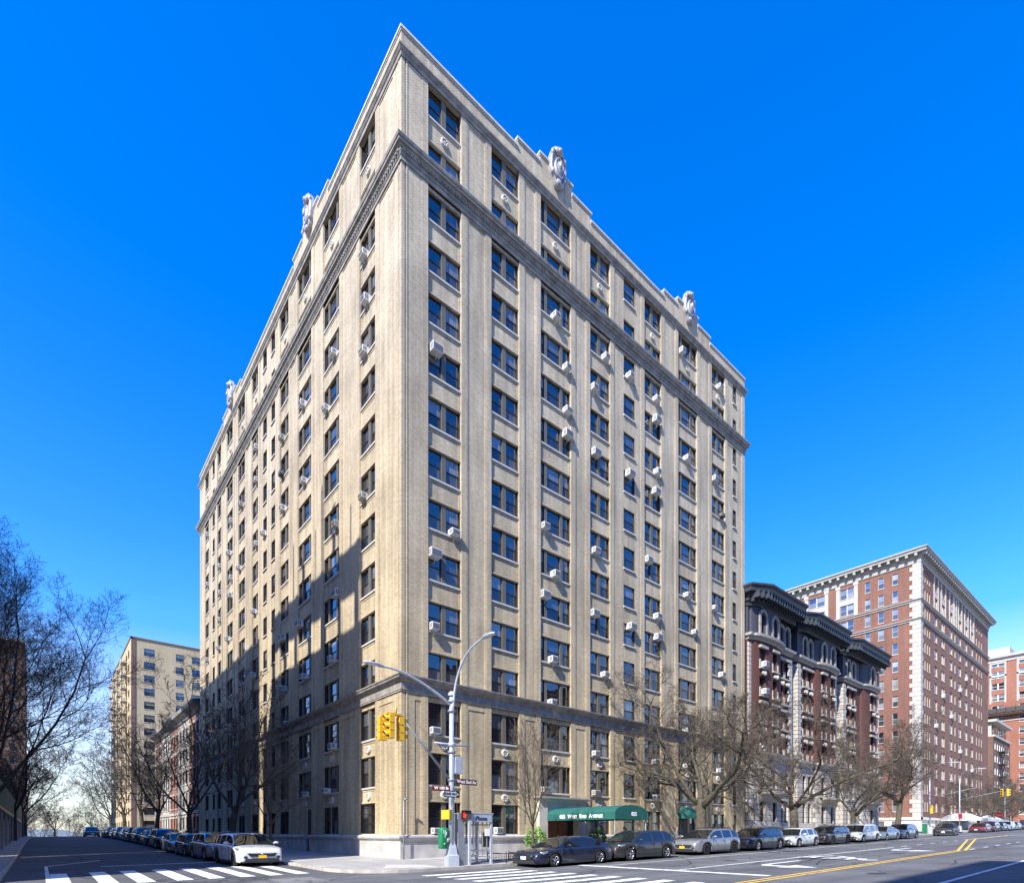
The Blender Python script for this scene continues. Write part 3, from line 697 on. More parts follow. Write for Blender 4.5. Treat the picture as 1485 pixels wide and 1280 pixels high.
# near pavement with rounded corner
cr=3.4; cc=(KX+cr,KY+cr)
arc=[(cc[0]-cr*math.cos(a),cc[1]-cr*math.sin(a)) for a in [math.pi/2*i/10 for i in range(11)]]  # from (KX,cc.y) to (cc.x,KY)
m=MB()
gpoly(m,[cc]+arc,0)
for q in ((cc[0],0,KY,cc[1]),(KX,cc[0],cc[1],0),(cc[0],0,cc[1],0),(0,88,KY,0),(KX,0,0,420)): patch(m,*q,0)
for q in ((101,420,KY,0),(-400,FXL,-9,0),(-26,FXL,0,420)): patch(m,*q,0)
patch(m,-5,420,FY-7,FY,0); patch(m,-400,-12,FY-7,FY,0)
patch(m,84,88,0,60,0); patch(m,101,106,0,60,0)
smesh('sidewalk',m,['conc'])
def kerb(pts,closed=False):
    m=MB()
    out=[]
    for k,(x,y) in enumerate(pts):
        a=Vector(pts[max(k-1,0)]); b=Vector(pts[min(k+1,len(pts)-1)]); t=(b-a).normalized(); n=Vector((t.y,-t.x))
        out.append(((x,y),(x-n.x*.18,y-n.y*.18)))
    for (p,q),(p2,q2) in zip(out,out[1:]):
        m.quad((*p,G(*p)+.006),(*p2,G(*p2)+.006),(*q2,G(*q2)+.006),(*q,G(*q)+.006)); m.quad((*p,G(*p)-.3),(*p2,G(*p2)-.3),(*p2,G(*p2)+.006),(*p,G(*p)+.006))
    return m
def dens(a,b,step=4):
    n=max(1,int(math.hypot(b[0]-a[0],b[1]-a[1])/step)); return [(a[0]+(b[0]-a[0])*i/n,a[1]+(b[1]-a[1])*i/n) for i in range(n)]
def kn(y0,y1): return [y for y in sorted({y0,y1,*[k for k in YK if y0<k<y1]})]
smesh('kerb',kerb([(KX,y) for y in reversed(kn(cc[1],420))]+arc[1:]+[(0,KY),(88,KY)]),['kerb'])
smesh('kerb',kerb([(101,KY),(260,KY),(420,KY)]),['kerb'])
smesh('kerb',kerb([(-400,-9),(FXL-1.5,-9),(FXL,-7.5)]+[(FXL,y) for y in kn(-7,420)]),['kerb'])
# corner ramp of pale concrete
m=MB(); gpoly(m,[(-4.3,-5.9),(-1.6,-6.9),(-1.3,-4.9),(-3.0,-3.9)],.008); smesh('kerb_ramp',m,['sill'])
# --- painted markings
wm=MB(); ym=MB(); H=-.141
for x in (-16.85,-15.4,-14.2,-12.85,-11.65,-10.4,-9.2,-8.0): patch(wm,x,x+.62,-4.6,2.5,H)
patch(wm,-17.0,-16.86,-4.6,9.4,H)
gpoly(wm,[(-17.0,9.5),(-14.2,14.6),(-14.1,14.3),(-16.86,9.3)],H)
patch(wm,-14.6,-8.6,7.1,7.45,H)
for y in (-8.9,-10.2,-11.5,-12.8,-14.1,-15.4,-16.7,-18.0,-19.3): patch(wm,-3.9,1.7,y-.55,y,H)
patch(wm,5.6,6.1,-20.2,-9.6,H)
patch(wm,6.1,37,-15.75,-15.58,H); patch(wm,6.1,52,-11.1,-10.98,H); patch(wm,52,88,-11.1,-10.98,H)
x=39
while x<86: patch(wm,x,x+1.6,-15.75,-15.58,H); x+=4.2
x=35
while x<84: patch(wm,x,x+1.6,-21.1,-20.93,H-.0); x+=4.4
x=102
while x<250: patch(wm,x,x+1.6,-15.6,-15.4,H); x+=5
patch(wm,6.5,60,-25.9,-25.72,H); patch(wm,60,160,-25.9,-25.72,H); patch(wm,84.5,85.2,-36,-15.9,H)
patch(wm,-13,5.6,-36.8,-36.4,H)
for a,b in ((0,.14),(.34,.48)):
    patch(ym,2.2,32.7,-20.62-b,-20.62-a,H)
    gpoly(ym,[(32.7+a,-20.62-a-.1),(32.95+a*1.2,-20.62-b-.1),(61.6+a*8,-15.72-a*.5),(60.8+a*8,-15.72-a*.5)],H+.001)
    patch(ym,61,84,-15.55-b*.9,-15.55-a*.9,H+.001)
    patch(ym,101,240,-20.6-b,-20.6-a,H)
smesh('white_road_marking',wm,['wm']); smesh('yellow_centre_line',ym,['ym'])
def arrow(tx,ty):
    m=MB()   # left-turn arrow for drivers heading towards -x: long stem, bend, head pointing to -y
    gpoly(m,[(tx+.9,ty+2.75),(tx+4.8,ty+2.75),(tx+4.8,ty+3.0),(tx+.5,ty+3.0),],H)
    gpoly(m,[(tx+.9,ty+2.75),(tx+.5,ty+3.0),(tx-.05,ty+2.75),(tx-.3,ty+2.2),(tx-.3,ty+1.5),(tx+.3,ty+1.5),(tx+.35,ty+2.3)],H)
    gpoly(m,[(tx-1.05,ty+1.5),(tx,ty),(tx+1.05,ty+1.5)],H)
    smesh('turn_arrow_marking',m,['wm'])
arrow(11.4,-19.9); arrow(31.5,-19.9)
me=text_mesh('ONLY',1.42,'wm','lane_word',.001,1.1,.05)
o=link('lane_word_marking',me,None,(20.2,-18.2,G(20.2,-18.2)-.136)); o.rotation_euler=(0,-math.atan(.021),math.pi/2); o.rotation_mode='XYZ'; o.scale=(1,4.0,1); struct(o)
# utility covers and asphalt patches
m=MB()
for x,y,r in ((-9.5,-12,.42),(14,-14,.4),(27,-18.8,.42),(-12.6,9,.4),(3.2,-24.5,.42),(-11,22,.4),(9.5,-23,.4)):
    gpoly(m,[(x+r*math.cos(a*.5236),y+r*math.sin(a*.5236)) for a in range(12)],-.144)
smesh('manhole_cover',m,['tar'])
m=MB()
for q in ((-5.9,-1.5,-11.8,-10.4),(22,31,-13.9,-12.6),(8,13,-24.5,-22.8),(-15.5,-13.2,17,27),(37,50,-19.6,-18.4)):
    patch(m,*q,-.146)
smesh('asphalt_patch',m,['asph2'])
m=MB()
for q in ((-2.5,1.2,-23.5,-21.5),(15,19,-11.0,-9.8),(42,58,-23.5,-22.2),(-9.8,-8.0,-8.8,-6.4)): patch(m,*q,-.1455)
smesh('asphalt_patch',m,['asph3'])
m=MB()
for k in range(16):
    x=R.uniform(-14,45); y=R.uniform(-24,-9.5); a=R.choice((0,0,1.57,.3,2.8))+R.uniform(-.15,.15); pts=[(x,y)]
    for j in range(R.randint(6,16)):
        a+=R.uniform(-.35,.35); x+=.8*math.cos(a); y+=.8*math.sin(a)*.8
        if y>-9.2 or y<-26: break
        pts.append((x,y))
    for (xa,ya),(xb,yb) in zip(pts,pts[1:]):
        L=math.hypot(xb-xa,yb-ya) or 1; nx,ny=-(yb-ya)/L*.035,(xb-xa)/L*.035
        if (xa<0)!=(xb<0): continue
        gpoly(m,[(xa-nx,ya-ny),(xb-nx,yb-ny),(xb+nx,yb+ny),(xa+nx,ya+ny)],-.1435)
smesh('tar_seam',m,['tar'])
m=MB(); 
for q in ((-19.0,-17.5,-10,-4),): pass
# far river bank and hills beyond the crest
m=MB(); rows=[]
n=60
for (dist,zz) in ((900,-38),(1150,-20),(1300,4),(1500,-36)):
    row=[]
    for i in range(n+1):
        x=-1500+3000*i/n; hh=zz+(0 if zz<-30 else (6*math.sin(i*.7)+4*math.sin(i*1.9+1)))
        row.append((x,dist,hh))
    rows.append(row)
m.grid(rows,0,True); smesh('far_hills',m,['hill'])
m=MB(); m.quad((-1500,300,-12.1),(1500,300,-12.1),(1500,420,-24.1+.3),(-1500,420,-23.8)); 
# ------------------------------------------------------------------ lamp and signal post on the corner
PX,PYc=-.62,-6.5; gz=G(PX,PYc)
post=empty('lamp_post','tall pale steel street lamp and signal post with two lamp arms on the near corner','street lamp',(PX,PYc,gz))
m=MB(); m.tube([(0,0,.9),(0,0,8.95)],[.17,.115],8); m.build('pole',['steel'],post)
m=MB(); m.lathe([(.0,0),(.42,0),(.42,.55),(.33,.6),(.28,.95),(.2,1.15),(.17,1.3)],n=4,smooth=False); m.build('pole_base',['steel'],post,rz=math.pi/4*0+.6)
m=MB(); m.lathe([(.19,0),(.19,.12),(.10,.22),(.001,.26)],n=10,c=(0,0,8.9)); m.build('pole_cap',['steel'],post)
def arcpts(p0,p1,p2,n=12): return [tuple(p0[i]*(1-t)**2+2*p1[i]*t*(1-t)+p2[i]*t*t for i in range(3)) for t in [k/n for k in range(n+1)]]
m=MB(); m.tube(arcpts((0,-.1,8.0),(.1,-.2,11.15),(.1,-2.75,11.25),18),[.075-.0018*k for k in range(19)],8); m.build('lamp_arm',['steel'],post)
m=MB(); m.tube(arcpts((-.1,0,8.45),(-2.6,0,9.9),(-4.2,0,9.65),16),[.075-.0018*k for k in range(17)],8); m.build('lamp_arm',['steel'],post)
def lamphead(loc,rz):
    m=MB(); m.grid([[(x,y*w,z*w2+.02*x) for y,z in ((-.17,0),(-.13,.09),(0,.13),(.13,.09),(.17,0),(0,-.05))] for x,w,w2 in ((0,.35,.5),(.15,.6,.8),(.3,1,1),(.7,1,1),(.95,.8,.8),(1.05,.2,.4))],0,True,closed=True)
    return m.build('lamp_head',['steel'],post,loc,rz)
lamphead((.1,-2.5,11.22),-math.pi/2); lamphead((-3.9,0,9.68),math.pi)
# signal mast arm with stay
m=MB(); A0,A1=(-.05,0,4.45),(-3.3,0,7.75); m.tube([A0,A1],[.075,.045],8); m.build('signal_arm',['galvd'],post)
m=MB(); m.tube([(0,0,5.9),(-3.25,0,7.8)],.014,5); m.build('stay_wire',['galvd'],post)
m=MB()
for z in (4.5,5.95,8.1,8.6): m.lathe([(.19,-.07),(.21,-.05),(.21,.05),(.19,.07)],n=10,c=(0,0,z))
m.build('clamp',['galvd'],post)
m=MB(); m.tube([(-1.05,.0,6.35),(1.15,0,6.35)],.045,6); m.lathe([(.18,-.1),(.21,-.08),(.21,.08),(.18,.1)],n=10,c=(0,0,6.35)); m.build('cross_arm',['steel'],post)
m=MB(); m.box(.14,.6,-.16,.16,4.85,5.75); m.box(.16,.58,-.165,-.161,4.9,5.7); m.build('control_box',['steel'],post)
m=MB(); m.box(.28,.95,-.2,.25,-.0,1.15); m.box(.34,.72,-.12,.2,1.15,2.75); m.build('cabinet',['galvd'],post)
# traffic signals hanging from the arm end
def signal(name,label,x,y,z,rz,cat='traffic light',backs=()):
    t=empty(name,label,cat,(x,y,z+.12),rz,'traffic signals on the mast arm'); t.scale=(.9,.9,.9)
    m=MB(); m.box(-.20,.20,-.14,.14,0,1.28); m.box(-.12,.12,-.1,.1,1.28,1.36)
    for k in range(3):
        m.box(-.22,.22,-.16,.15,.02+k*.42,.06+k*.42)
    m.build('housing',['yellow'],t)
    for k in range(3):
        zc=.22+k*.42
        v=MB(); n=14; rows=[]
        for r,y0 in ((.165,-.13),(.165,-.40)): rows.append([(r*math.cos(math.pi*(-.15+1.3*j/n)),y0-(0.05*math.sin(math.pi*(-.15+1.3*j/n)) if y0<-.3 else 0),zc+r*math.sin(math.pi*(-.15+1.3*j/n))) for j in range(n+1)])
        for r,y0 in ((.155,-.40),(.155,-.13)): rows.append([(r*math.cos(math.pi*(-.15+1.3*j/n)),y0-(0.05*math.sin(math.pi*(-.15+1.3*j/n)) if y0<-.3 else 0),zc+r*math.sin(math.pi*(-.15+1.3*j/n))) for j in range(n+1)])
        v.grid(rows,0,True); v.build('visor',['yellow'],t)
        l=MB(); l.lathe([(.15,-.142),(.12,-.155),(.001,-.165)],n=14,axis='y',c=(0,0,zc)); l.build('lens',[['dark','dark','dark'][k]],t)
    return t
sx,sy,sz=PX-3.25,PYc,6.05+gz*0
signal('traffic_signal','yellow three-light traffic signal facing down the side street, left one of corner cluster',sx-.28,sy,sz,-math.pi/2)
signal('traffic_signal','yellow three-light traffic signal turned away to the right in the corner cluster',sx+.30,sy+.1,sz-.05,math.pi/2)
signal('traffic_signal','yellow traffic signal seen from behind at the left edge of the corner cluster',sx-.45,sy+.55,sz-.05,math.pi)
m=MB(); m.tube([(sx-.0,sy,sz+1.36),(sx+.0,sy,sz+1.72)],.05,6); m.box(sx-.5,sx+.4,sy-.06,sy+.3,sz+1.28,sz+1.37); o=m.build('signal_hanger',['yellow']); tag(o,'small yellow hanger bracket joining the traffic signals to the mast arm','bracket')
# street signs on the post
def sign(name,label,w,h,mat,loc,rz,txt,tsize,tmat='letter',cat='street sign',border=None,depth=.02,sx=1,bold=.008):
    m=MB(); m.box(-w/2,w/2,-depth/2,depth/2,-h/2,h/2)
    o=m.build(name,[mat],None,loc,rz); tag(o,label,cat)
    if txt:
        for s in (1,-1):
            q=link('lettering',text_mesh(txt,tsize,tmat,'lettering',.002,1.0,bold),o,(0,-s*(depth/2+.004),0)); q.rotation_euler=(math.pi/2,0,0 if s==1 else math.pi); q.scale=(sx,1,1)
    return o
sign('street_name_sign','brown street name sign reading West End Av on the corner lamp post',1.45,.30,'brownsign',(PX+.95,PYc-.02,4.32),.1,'West End Av',.25,sx=1.0)
sign('street_name_sign','brown street name sign reading W 100 St on the corner lamp post',1.0,.27,'brownsign',(PX-.60,PYc+.05,3.92),-.2,'W 100 St',.2)
o=sign('one_way_sign','black and white one way arrow sign on the corner lamp post',1.05,.36,'plastic',(PX-.12,PYc-.22,3.62),.15,'',.1)
m=MB(); y=-.016
m.poly([(-.46,y,-.12),(.18,y,-.12),(.18,y,-.165),(.48,y,0),(.18,y,.165),(.18,y,.12),(-.46,y,.12)],0); a=m.build('arrow_panel',['letter'],o,merge=False)
q=link('lettering',text_mesh('ONE WAY',.17,'plastic','lettering',.002,1,.008),a,(-.06,-.021,0)); q.rotation_euler=(math.pi/2,0,0)
# pedestrian signals
t=empty('pedestrian_signal','black-faced pedestrian signal showing a red hand, on the corner post','signal',(PX+.78,PYc-.2,2.55),-.5)
m=MB(); m.box(-.26,.26,-.05,.2,-.24,.24); m.build('housing',['yellow'],t)
m=MB(); m.box(-.25,.25,-.07,-.052,-.23,.23); 
for s in (-1,1): m.box(s*.25-.01,s*.25+.01,-.2,-.05,-.23,.23)
m.box(-.25,.25,-.2,-.05,.22,.24); m.build('face',['plastic'],t)
m=MB(); hx=-.10
m.box(hx-.07,hx+.07,-.08,-.072,-.14,.02)
for k,l in enumerate((.1,.13,.12,.09)): m.box(hx-.065+k*.035,hx-.038+k*.035,-.08,-.072,.02,.02+l)
m.box(hx+.072,hx+.10,-.08,-.072,-.08,.05); m.build('red_hand',['redlamp'],t)
t=empty('pedestrian_signal','pedestrian signal in yellow housing turned edge-on, left of the corner post','signal',(PX-.42,PYc-.1,2.55),-1.25)
m=MB(); m.box(-.26,.26,-.05,.2,-.24,.24); m.build('housing',['yellow'],t)
m=MB(); m.box(-.21,.21,.2,.215,-.19,.19); m.build('back_plate',['steel'],t)
# green signal control cabinet strapped behind the post
m=MB(); rows=[]
for (z,s) in ((0,.9),(.04,1),(1.0,1),(1.1,.92),(1.18,.55),(1.2,.01)):
    rows.append([(.30*s*math.copysign(abs(math.cos(a))**.5,math.cos(a)),.24*s*math.copysign(abs(math.sin(a))**.5,math.sin(a)),z) for a in [2*math.pi*j/20 for j in range(20)]])
m.grid(rows,0,True,closed=True); g=tag(m.build('control_cabinet',['greenp'],None,(PX-.44,PYc+.1,.78),0,(.85,.85,.93)),'small rounded green metal cabinet with pale scuffs hung left of the corner post','cabinet')
m=MB()
for k in range(9): 
    a=R.uniform(-.2,.2); z=R.uniform(.2,.9); m.box(a,a+R.uniform(.02,.10),-.252,-.246,z,z+R.uniform(.05,.22))
m.build('scuffed_sticker',['letter'],g)
# phone booth
ph=empty('phone_booth','open steel phone booth with barred sides and a Phone header beside the lamp post','phone booth',(.35,-6.75,G(.35,-6.7)))
W,D,Hh=1.45,1.35,2.75
for x,y in ((0,0),(W,0),(0,D),(W,D)):
    m=MB(); m.box(x-.06,x+.06,y-.06,y+.06,0,Hh-.1); m.build('post',['steel'],ph)
m=MB(); m.box(-.08,W+.08,-.08,D+.08,Hh-.08,Hh+.0); m.box(-.1,W+.1,-.1,D+.1,Hh,Hh+.05); m.build('roof',['steel'],ph)
for (x0,x1,y0,y1,rot,lx) in ((-.0,W,-.09,-.05,0,(W/2,-.1,Hh-.26)),(-.09,-.05,0,D,-math.pi/2,(-.1,D/2,Hh-.26))):
    m=MB(); m.box(x0,x1,y0,y1,Hh-.44,Hh-.09); hdr=m.build('header_panel',['steel'],ph)
    q=link('lettering',text_mesh('Phone',.30,'navy','lettering',.003,1,.012),hdr,lx); q.rotation_euler=(math.pi/2,0,rot)
for (fx,fy,n,ax) in ((0,0,5,'x'),(0,D,6,'x'),(0,0,5,'y')):
    m=MB()
    for k in range(1,n):
        if ax=='x': x=W*k/n; m.box(x-.022,x+.022,fy-.02,fy+.02,.45,Hh-.4)
        else: y=D*k/n; m.box(-.02,.02,y-.022,y+.022,.45,Hh-.4)
    for z in (.42,.75,Hh-.62):
        if ax=='x': m.box(0,W,fy-.018,fy+.018,z,z+.05)
        else: m.box(-.018,.018,0,D,z,z+.05)
    m.build('barred_side',['galvd'],ph)
m=MB(); m.box(W-.42,W-.08,.05,.3,.95,1.75); m.build('telephone',['plastic'],ph)
m=MB(); m.box(W-.45,W-.10,-.05,-.025,1.55,1.95); m.build('notice',['letter'],ph)
# parcel / newspaper boxes behind the post
for x,mt,lb in ((-.05,'white','white metal news box standing behind the barred phone booth'),):
    m=MB(); m.box(-.22,.22,-.2,.2,.15,1.15); m.box(-.2,.2,-.18,.18,1.15,1.22); m.box(-.17,.17,-.22,-.2,.6,1.05,1); m.box(-.18,-.12,-.15,-.09,0,.15); m.box(.12,.18,-.15,-.09,0,.15); m.box(-.18,-.12,.09,.15,0,.15); m.box(.12,.18,.09,.15,0,.15)
    tag(m.build('news_box',[mt,'dark'],None,(1.0,-4.6,G(1,-4.6))),lb,'news box')
# tree guard
m=MB(); gx0,gx1,gy0,gy1=2.75,4.35,-6.9,-5.2
tg=empty('tree_guard','low black iron tree guard at the kerb beside the navy sedan','tree guard',(gx0,gy0,G(gx0,gy0)))
def rail(x0,y0,x1,y1):
    m=MB(); L=math.hypot(x1-x0,y1-y0); n=int(L/.14)
    m.tube([(x0,y0,.52),(x1,y1,.52)],.03,5); m.tube([(x0,y0,.12),(x1,y1,.12)],.02,5)
    for k in range(n+1):
        x,y=x0+(x1-x0)*k/n,y0+(y1-y0)*k/n
        m.tube([(x,y,0 if k in(0,n) else .12),(x,y,.62 if k in (0,n) else .52)],.03 if k in (0,n) else .014,5)
        if k<n: m.lathe([(.05,-.01),(.05,.01)],n=8,axis='y',c=((x0+(x1-x0)*(k+.5)/n),(y0+(y1-y0)*(k+.5)/n),.34))
    m.build('rail',['black'],tg)
rail(0,0,1.6,0); rail(0,0,0,1.7); rail(1.6,0,1.6,1.7)
# planted bushes at the entrance
def bush(x,y,r,h,lb):
    b=empty('evergreen_bush',lb,'bush',(x,y,G(x,y)),0,'bushes beside the entrance')
    m=MB()
    for k in range(1500):
        a=R.uniform(0,2*math.pi); ph_=math.acos(R.uniform(-.55,1)); q=R.uniform(.55,1.0)**.5*(1+.18*math.sin(3*a)+.12*math.sin(7*a+ph_*5))
        p=Vector((r*q*math.sin(ph_)*math.cos(a),r*q*math.sin(ph_)*math.sin(a),h*.55+h*.5*q*math.cos(ph_)))
        s=R.uniform(.05,.10); u=Vector((R.uniform(-1,1),R.uniform(-1,1),R.uniform(-.6,1))).normalized(); v=u.orthogonal().normalized()
        m.quad(p-u*s,p+v*s*.5,p+u*s*1.2,p-v*s*.5,0 if R.random()<.6 else 1)
    m.build('foliage',['leaf','leaf2'],b,merge=False)
    m=MB(); m.lathe([(.32,.0),(.42,.5),(.45,.52),(.45,.46),(.0,.45)],n=14); m.build('pot',['corn'],b)
bush(10.0,-1.5,.78,1.75,'bright green clipped bush left of the main entrance canopy'); bush(16.4,-1.6,.72,1.6,'bright green clipped bush right of the main entrance, behind the parked sedan')
# ------------------------------------------------------------------ neighbouring buildings
def winset(root,face,cols,floors,style,mats,limit,name='window',d0=0,order=None,cuts2=(.5,),skip=None):
    """cols: (s0,s1,pair) ; floors: (z,h).  first `limit` windows become parts, the rest one stuff object"""
    n=0; st=MB()
    for (a,b,pair) in cols:
        for (z,h) in floors:
            if skip and skip(a,z): continue
            cuts=tuple(k/pair for k in range(1,pair)) if pair>1 else ()
            s='pair' if pair>1 else style
            if n<limit: window(root,face,a,b,z,h,cuts,s,name,mats,d0)
            else: window(root,face,a,b,z,h,cuts,s,d0=d0,stuff=st)
            n+=1
    if st.f:
        o=link(name,st.mesh(name,list(mats)+[{'glass':'screen','glassl':'screenl','glassw':'screenw'}.get(mats[1],mats[1])]),root); o['kind']='stuff'
def holes(cols,floors,skip=None): return [(a,b,z,z+h,None) for a,b,p in cols for z,h in floors if not(skip and skip(a,z))]
def boxface(m,face,s0,s1,d0,d1,z0,z1,mi=0):
    p,q=face.mp(s0,d0,z0),face.mp(s1,d1,z1); m.box(min(p[0],q[0]),max(p[0],q[0]),min(p[1],q[1]),max(p[1],q[1]),z0,z1,mi)
# --- red brick tower across the next side street
T=empty('brick_tower','tall red brick apartment tower with pale quoins and a bracketed cornice beyond the next street','building')
TX,TY,TE,TZ=106,0,160.5,52.0
fl_,fr_=Face('L',TX),Face('R',TY)
tf=[(5.9+3.27*k,2.0) for k in range(14)]
tcl=[(3.5,4.4,1),(5.8,6.75,1),(8.1,9.0,1),(11.0,13.4,2),(16.4,19.5,2),(20.6,21.3,1),(23.0,26.0,2),(30,33,2),(35,36,1),(38,39,1)]
tcr=[(108.6,109.3,1),(110.1,110.8,1),(111.5,112.2,1),(115.0,117.0,1),(119.8,122.2,2),(125.9,128.0,1),(129.6,130.5,1),(132.8,135.0,1),(138.2,140.4,1),(143.4,145.6,1),(148.4,149.2,1),(151.0,151.8,1),(153.4,154.2,1)]
fl2=tf+[(51.7-2.6,1.9)]
m=MB()
relief(m,fl_.mp,0,45,4.6,TZ,holes(tcl,tf),back=.4); relief(m,fr_.mp,TX,TE,4.6,TZ,holes(tcr,tf),back=.4)
m.quad((TE,0,0),(TE,45,0),(TE,45,TZ),(TE,0,TZ)); m.build('brick_wall',['rb'],T)
m=MB(); relief(m,fl_.mp,-.15,45,-1,4.6,[(3.4,4.5,2.2,4.0,None),(5.7,6.9,2.2,4.0,None),(8.1,9.2,2.2,4.0,None),(12,13.2,2.2,4.0,None)],back=.4); relief(m,lambda a,d,z:(a,-.15+d,z),TX,TE,-1,4.6,[(110,111,3.0,5,None),(115,116.2,2.6,4.4,None),(120,121,2.6,4.4,None),(126,127,2.6,4.4,None)],back=.4)
m.box(TX-.25,TE,-.4,-.15,4.3,4.75); m.box(TX-.25,TX,-.4,45,4.3,4.75); m.build('painted_base',['creamp'],T)
m=MB(); 
q=0; z=4.8
while z<TZ-1:
    l=1.65 if q%2 else 1.2
    m.box(TX-.1,TX+.01,-.1,l,z,z+.78); m.box(TX+.012,TX+l*.9,-.1,.01,z,z+.78); z+=.82; q+=1
for z0 in (36.0,44.0): pass
m.build('corner_quoins',['lime'],T)
for zc in (40.7,44.2):
    m=MB(); sweep(m,lambda p:[(TE,-p),(TX-p,-p),(TX-p,45)],[(-.1,zc),(.14,zc),(.16,zc+.25),(.34,zc+.34),(.36,zc+.5),(-.1,zc+.55)]); m.build('belt_course',['limed'],T)
m=MB(); sweep(m,lambda p:[(TE+p,12),(TE+p,-p),(TX-p,-p),(TX-p,45)],[(-.3,51.2),(.15,51.2),(.15,51.9),(.35,52.0),(.4,52.7),(1.2,52.8),(1.25,53.1),(1.45,53.3),(1.45,53.45),(-.3,54.3)])
y=0.2
while y<45: m.box(TX-1.15,TX-.38,y,y+.42,52.25,52.78); y+=1.45
x=TX-.6
while x<TE: m.box(x,x+.42,-1.15,-.38,52.25,52.78); x+=1.3
m.build('bracketed_cornice',['limed'],T)
m=MB()
for a,b,p in tcl:
    if p==2:
        for s in (a-.75,b+.1): boxface(m,fl_,s,s+.65,-.12,.02,44.8,51.1); boxface(m,fl_,s-.1,s+.75,-.2,.02,50.6,51.15)
        boxface(m,fl_,a-.1,b+.1,-.05,.02,47.2,48.2)
for a,b,p in tcr:
    if 114<a<147:
        for s in (a-.6,b+.1): boxface(m,fr_,s,s+.5,-.12,.02,44.8,51.1)
        boxface(m,fr_,a-.1,b+.1,-.05,.02,47.2,48.2)
m.build('pilasters',['lime'],T)
winset(T,fl_,tcl[:5],tf,'one',('beige','glassw','beige','sill'),70)
winset(T,fr_,tcr,tf[::-1],'one',('beige','glass','beige','beige'),30,'street_window'); winset(T,fl_,tcl[5:],tf,'one',('white','glassw','white','sill'),0,'rear_window')
for a,b in ((3.4,4.5),(5.7,6.9),(8.1,9.2),(12,13.2)): window(T,fl_,a,b,2.2,1.8,(),'one','base_window',('frame','glassw','mull','sill'),d0=0)
m=MB(); m.box(TX+.5,TE-.4,.5,44.5,-1,TZ-.1); m.build('inner_core',['dark'],T)
for fl,k,s in [(2,0,127),(5,0,116),(7,0,121),(4,0,134),(9,0,139),(3,0,144.5),(6,0,127),(8,0,134)]:
    me=acmeshes(.9,.6,['acw','acb','acd'][0]); o=link('air_conditioner',me[0],None,fr_.mp(s,0,tf[fl][0]+.05),0)
    tag(o,f'small white air conditioner on red brick tower avenue face, {ORD[fl+1]} row up, {"near" if s<125 else ("middle" if s<136 else "far")} part','air conditioner','air conditioners on the red tower'); link('grille',me[1],o)
# white marquee and low canopy in front of the tower
mq=empty('white_awning','long white canvas sidewalk awning in front of the red brick tower','awning',(118,0,G(118,0)))
m=MB(); rows=[[(x,y,2.2+1.1*math.sin(math.pi*(k/8))) for k,y in enumerate([-.2-6.2*q/8 for q in range(9)])] for x in (0,10,21)]; m.grid(rows,0,True); m.box(0,21,-6.42,-6.38,1.75,2.25); m.poly(rows[0]); m.box(-.02,.02,-6.4,-.2,1.75,2.2); m.build('canvas',['white'],mq)
for x in (0.1,7,14,20.9): m=MB(); m.tube([(x,-6.35,0),(x,-6.35,2.2)],.05,6); m.build('pole',['galvd'],mq)
ra=empty('red_awning','dark red curved sidewalk awning far down the avenue','awning',(148,0,G(148,0)))
m=MB(); rows=[[(x,-.2-6*q/8,2.6+1.0*math.sin(math.pi*q/8)) for q in range(9)] for x in (0,4)]; m.grid(rows,0,True); m.poly([(0,-.2-6*q/8,2.6+1.0*math.sin(math.pi*q/8)) for q in range(9)],0); m.build('canvas',[plain('maroon_canvas',(.25,.02,.03),.8)],ra)
for y in (-6.1,-.3): m=MB(); m.tube([(.1,y,0),(.1,y,2.6)],.06,6); m.build('pole',['white'],ra)
# --- far orange-red tower with white framed windows and a scaffold
F=empty('far_brick_tower','distant orange brick tower with white arched window surrounds and a hung scaffold','building')
ff=Face('L',196); ffl=[(4+3.3*k,1.8) for k in range(15)]
fc=[(2.6,5.4,2),(7.8,10.6,2),(13,15.8,2),(18,21,2),(-3.2,-.6,2)]
m=MB(); relief(m,ff.mp,-7,30,-1,53,holes(fc,ffl),back=.4); m.quad((196,-7,-1),(240,-7,-1),(240,-7,53),(196,-7,53)); m.build('brick_wall',['rbo'],F)
winset(F,ff,fc,ffl[::-1],'one',('white','glassw','white','sill'),75)
m=MB(); sweep(m,lambda p:[(230,-7-p),(196-p,-7-p),(196-p,30)],[(-.2,51.5),(.2,51.5),(.25,52.3),(.9,52.6),(1.0,53.2),(-.2,53.6)]); m.build('cornice',['lime'],F)
m=MB()
for a,b,p in fc:
    for s in (a-.45,b+.1): boxface(m,ff,s,s+.38,-.1,.02,39.6,51)
    boxface(m,ff,a-.45,b+.48,-.1,.02,47.3,47.8); boxface(m,ff,a-.45,b+.48,-.12,.02,51,51.4)
m.build('window_surround',['lime'],F)
m=MB(); sweep(m,lambda p:[(196-p,-7-p),(196-p,30)],[(-.2,34.2),(.2,34.2),(.2,34.6),(-.2,34.7)]); m.build('belt_course',['lime'],F)
m=MB(); m.box(200,214,2,14,53,56.5); m.box(216,217,-3,2,53.5,53.9); m.build('roof_house',['lime'],F)
s_=empty('hanging_scaffold','dark hung scaffold platform across the far orange brick tower','scaffold',(194.4,-4,36.6))
m=MB(); m.box(0,1.3,0,20,0,.2); m.box(0,.08,0,20,.2,1.3); m.box(0,1.2,0,20,-.8,-.6)
for k in range(11): m.box(0,.1,2*k-.05,2*k+.05,-.8,2.0)
m.build('platform',['acd'],s_)
for y in (1,19): m=MB(); m.tube([(.6,y,.2),(.6,y,17)],.04,4); m.build('cable',['black'],s_)
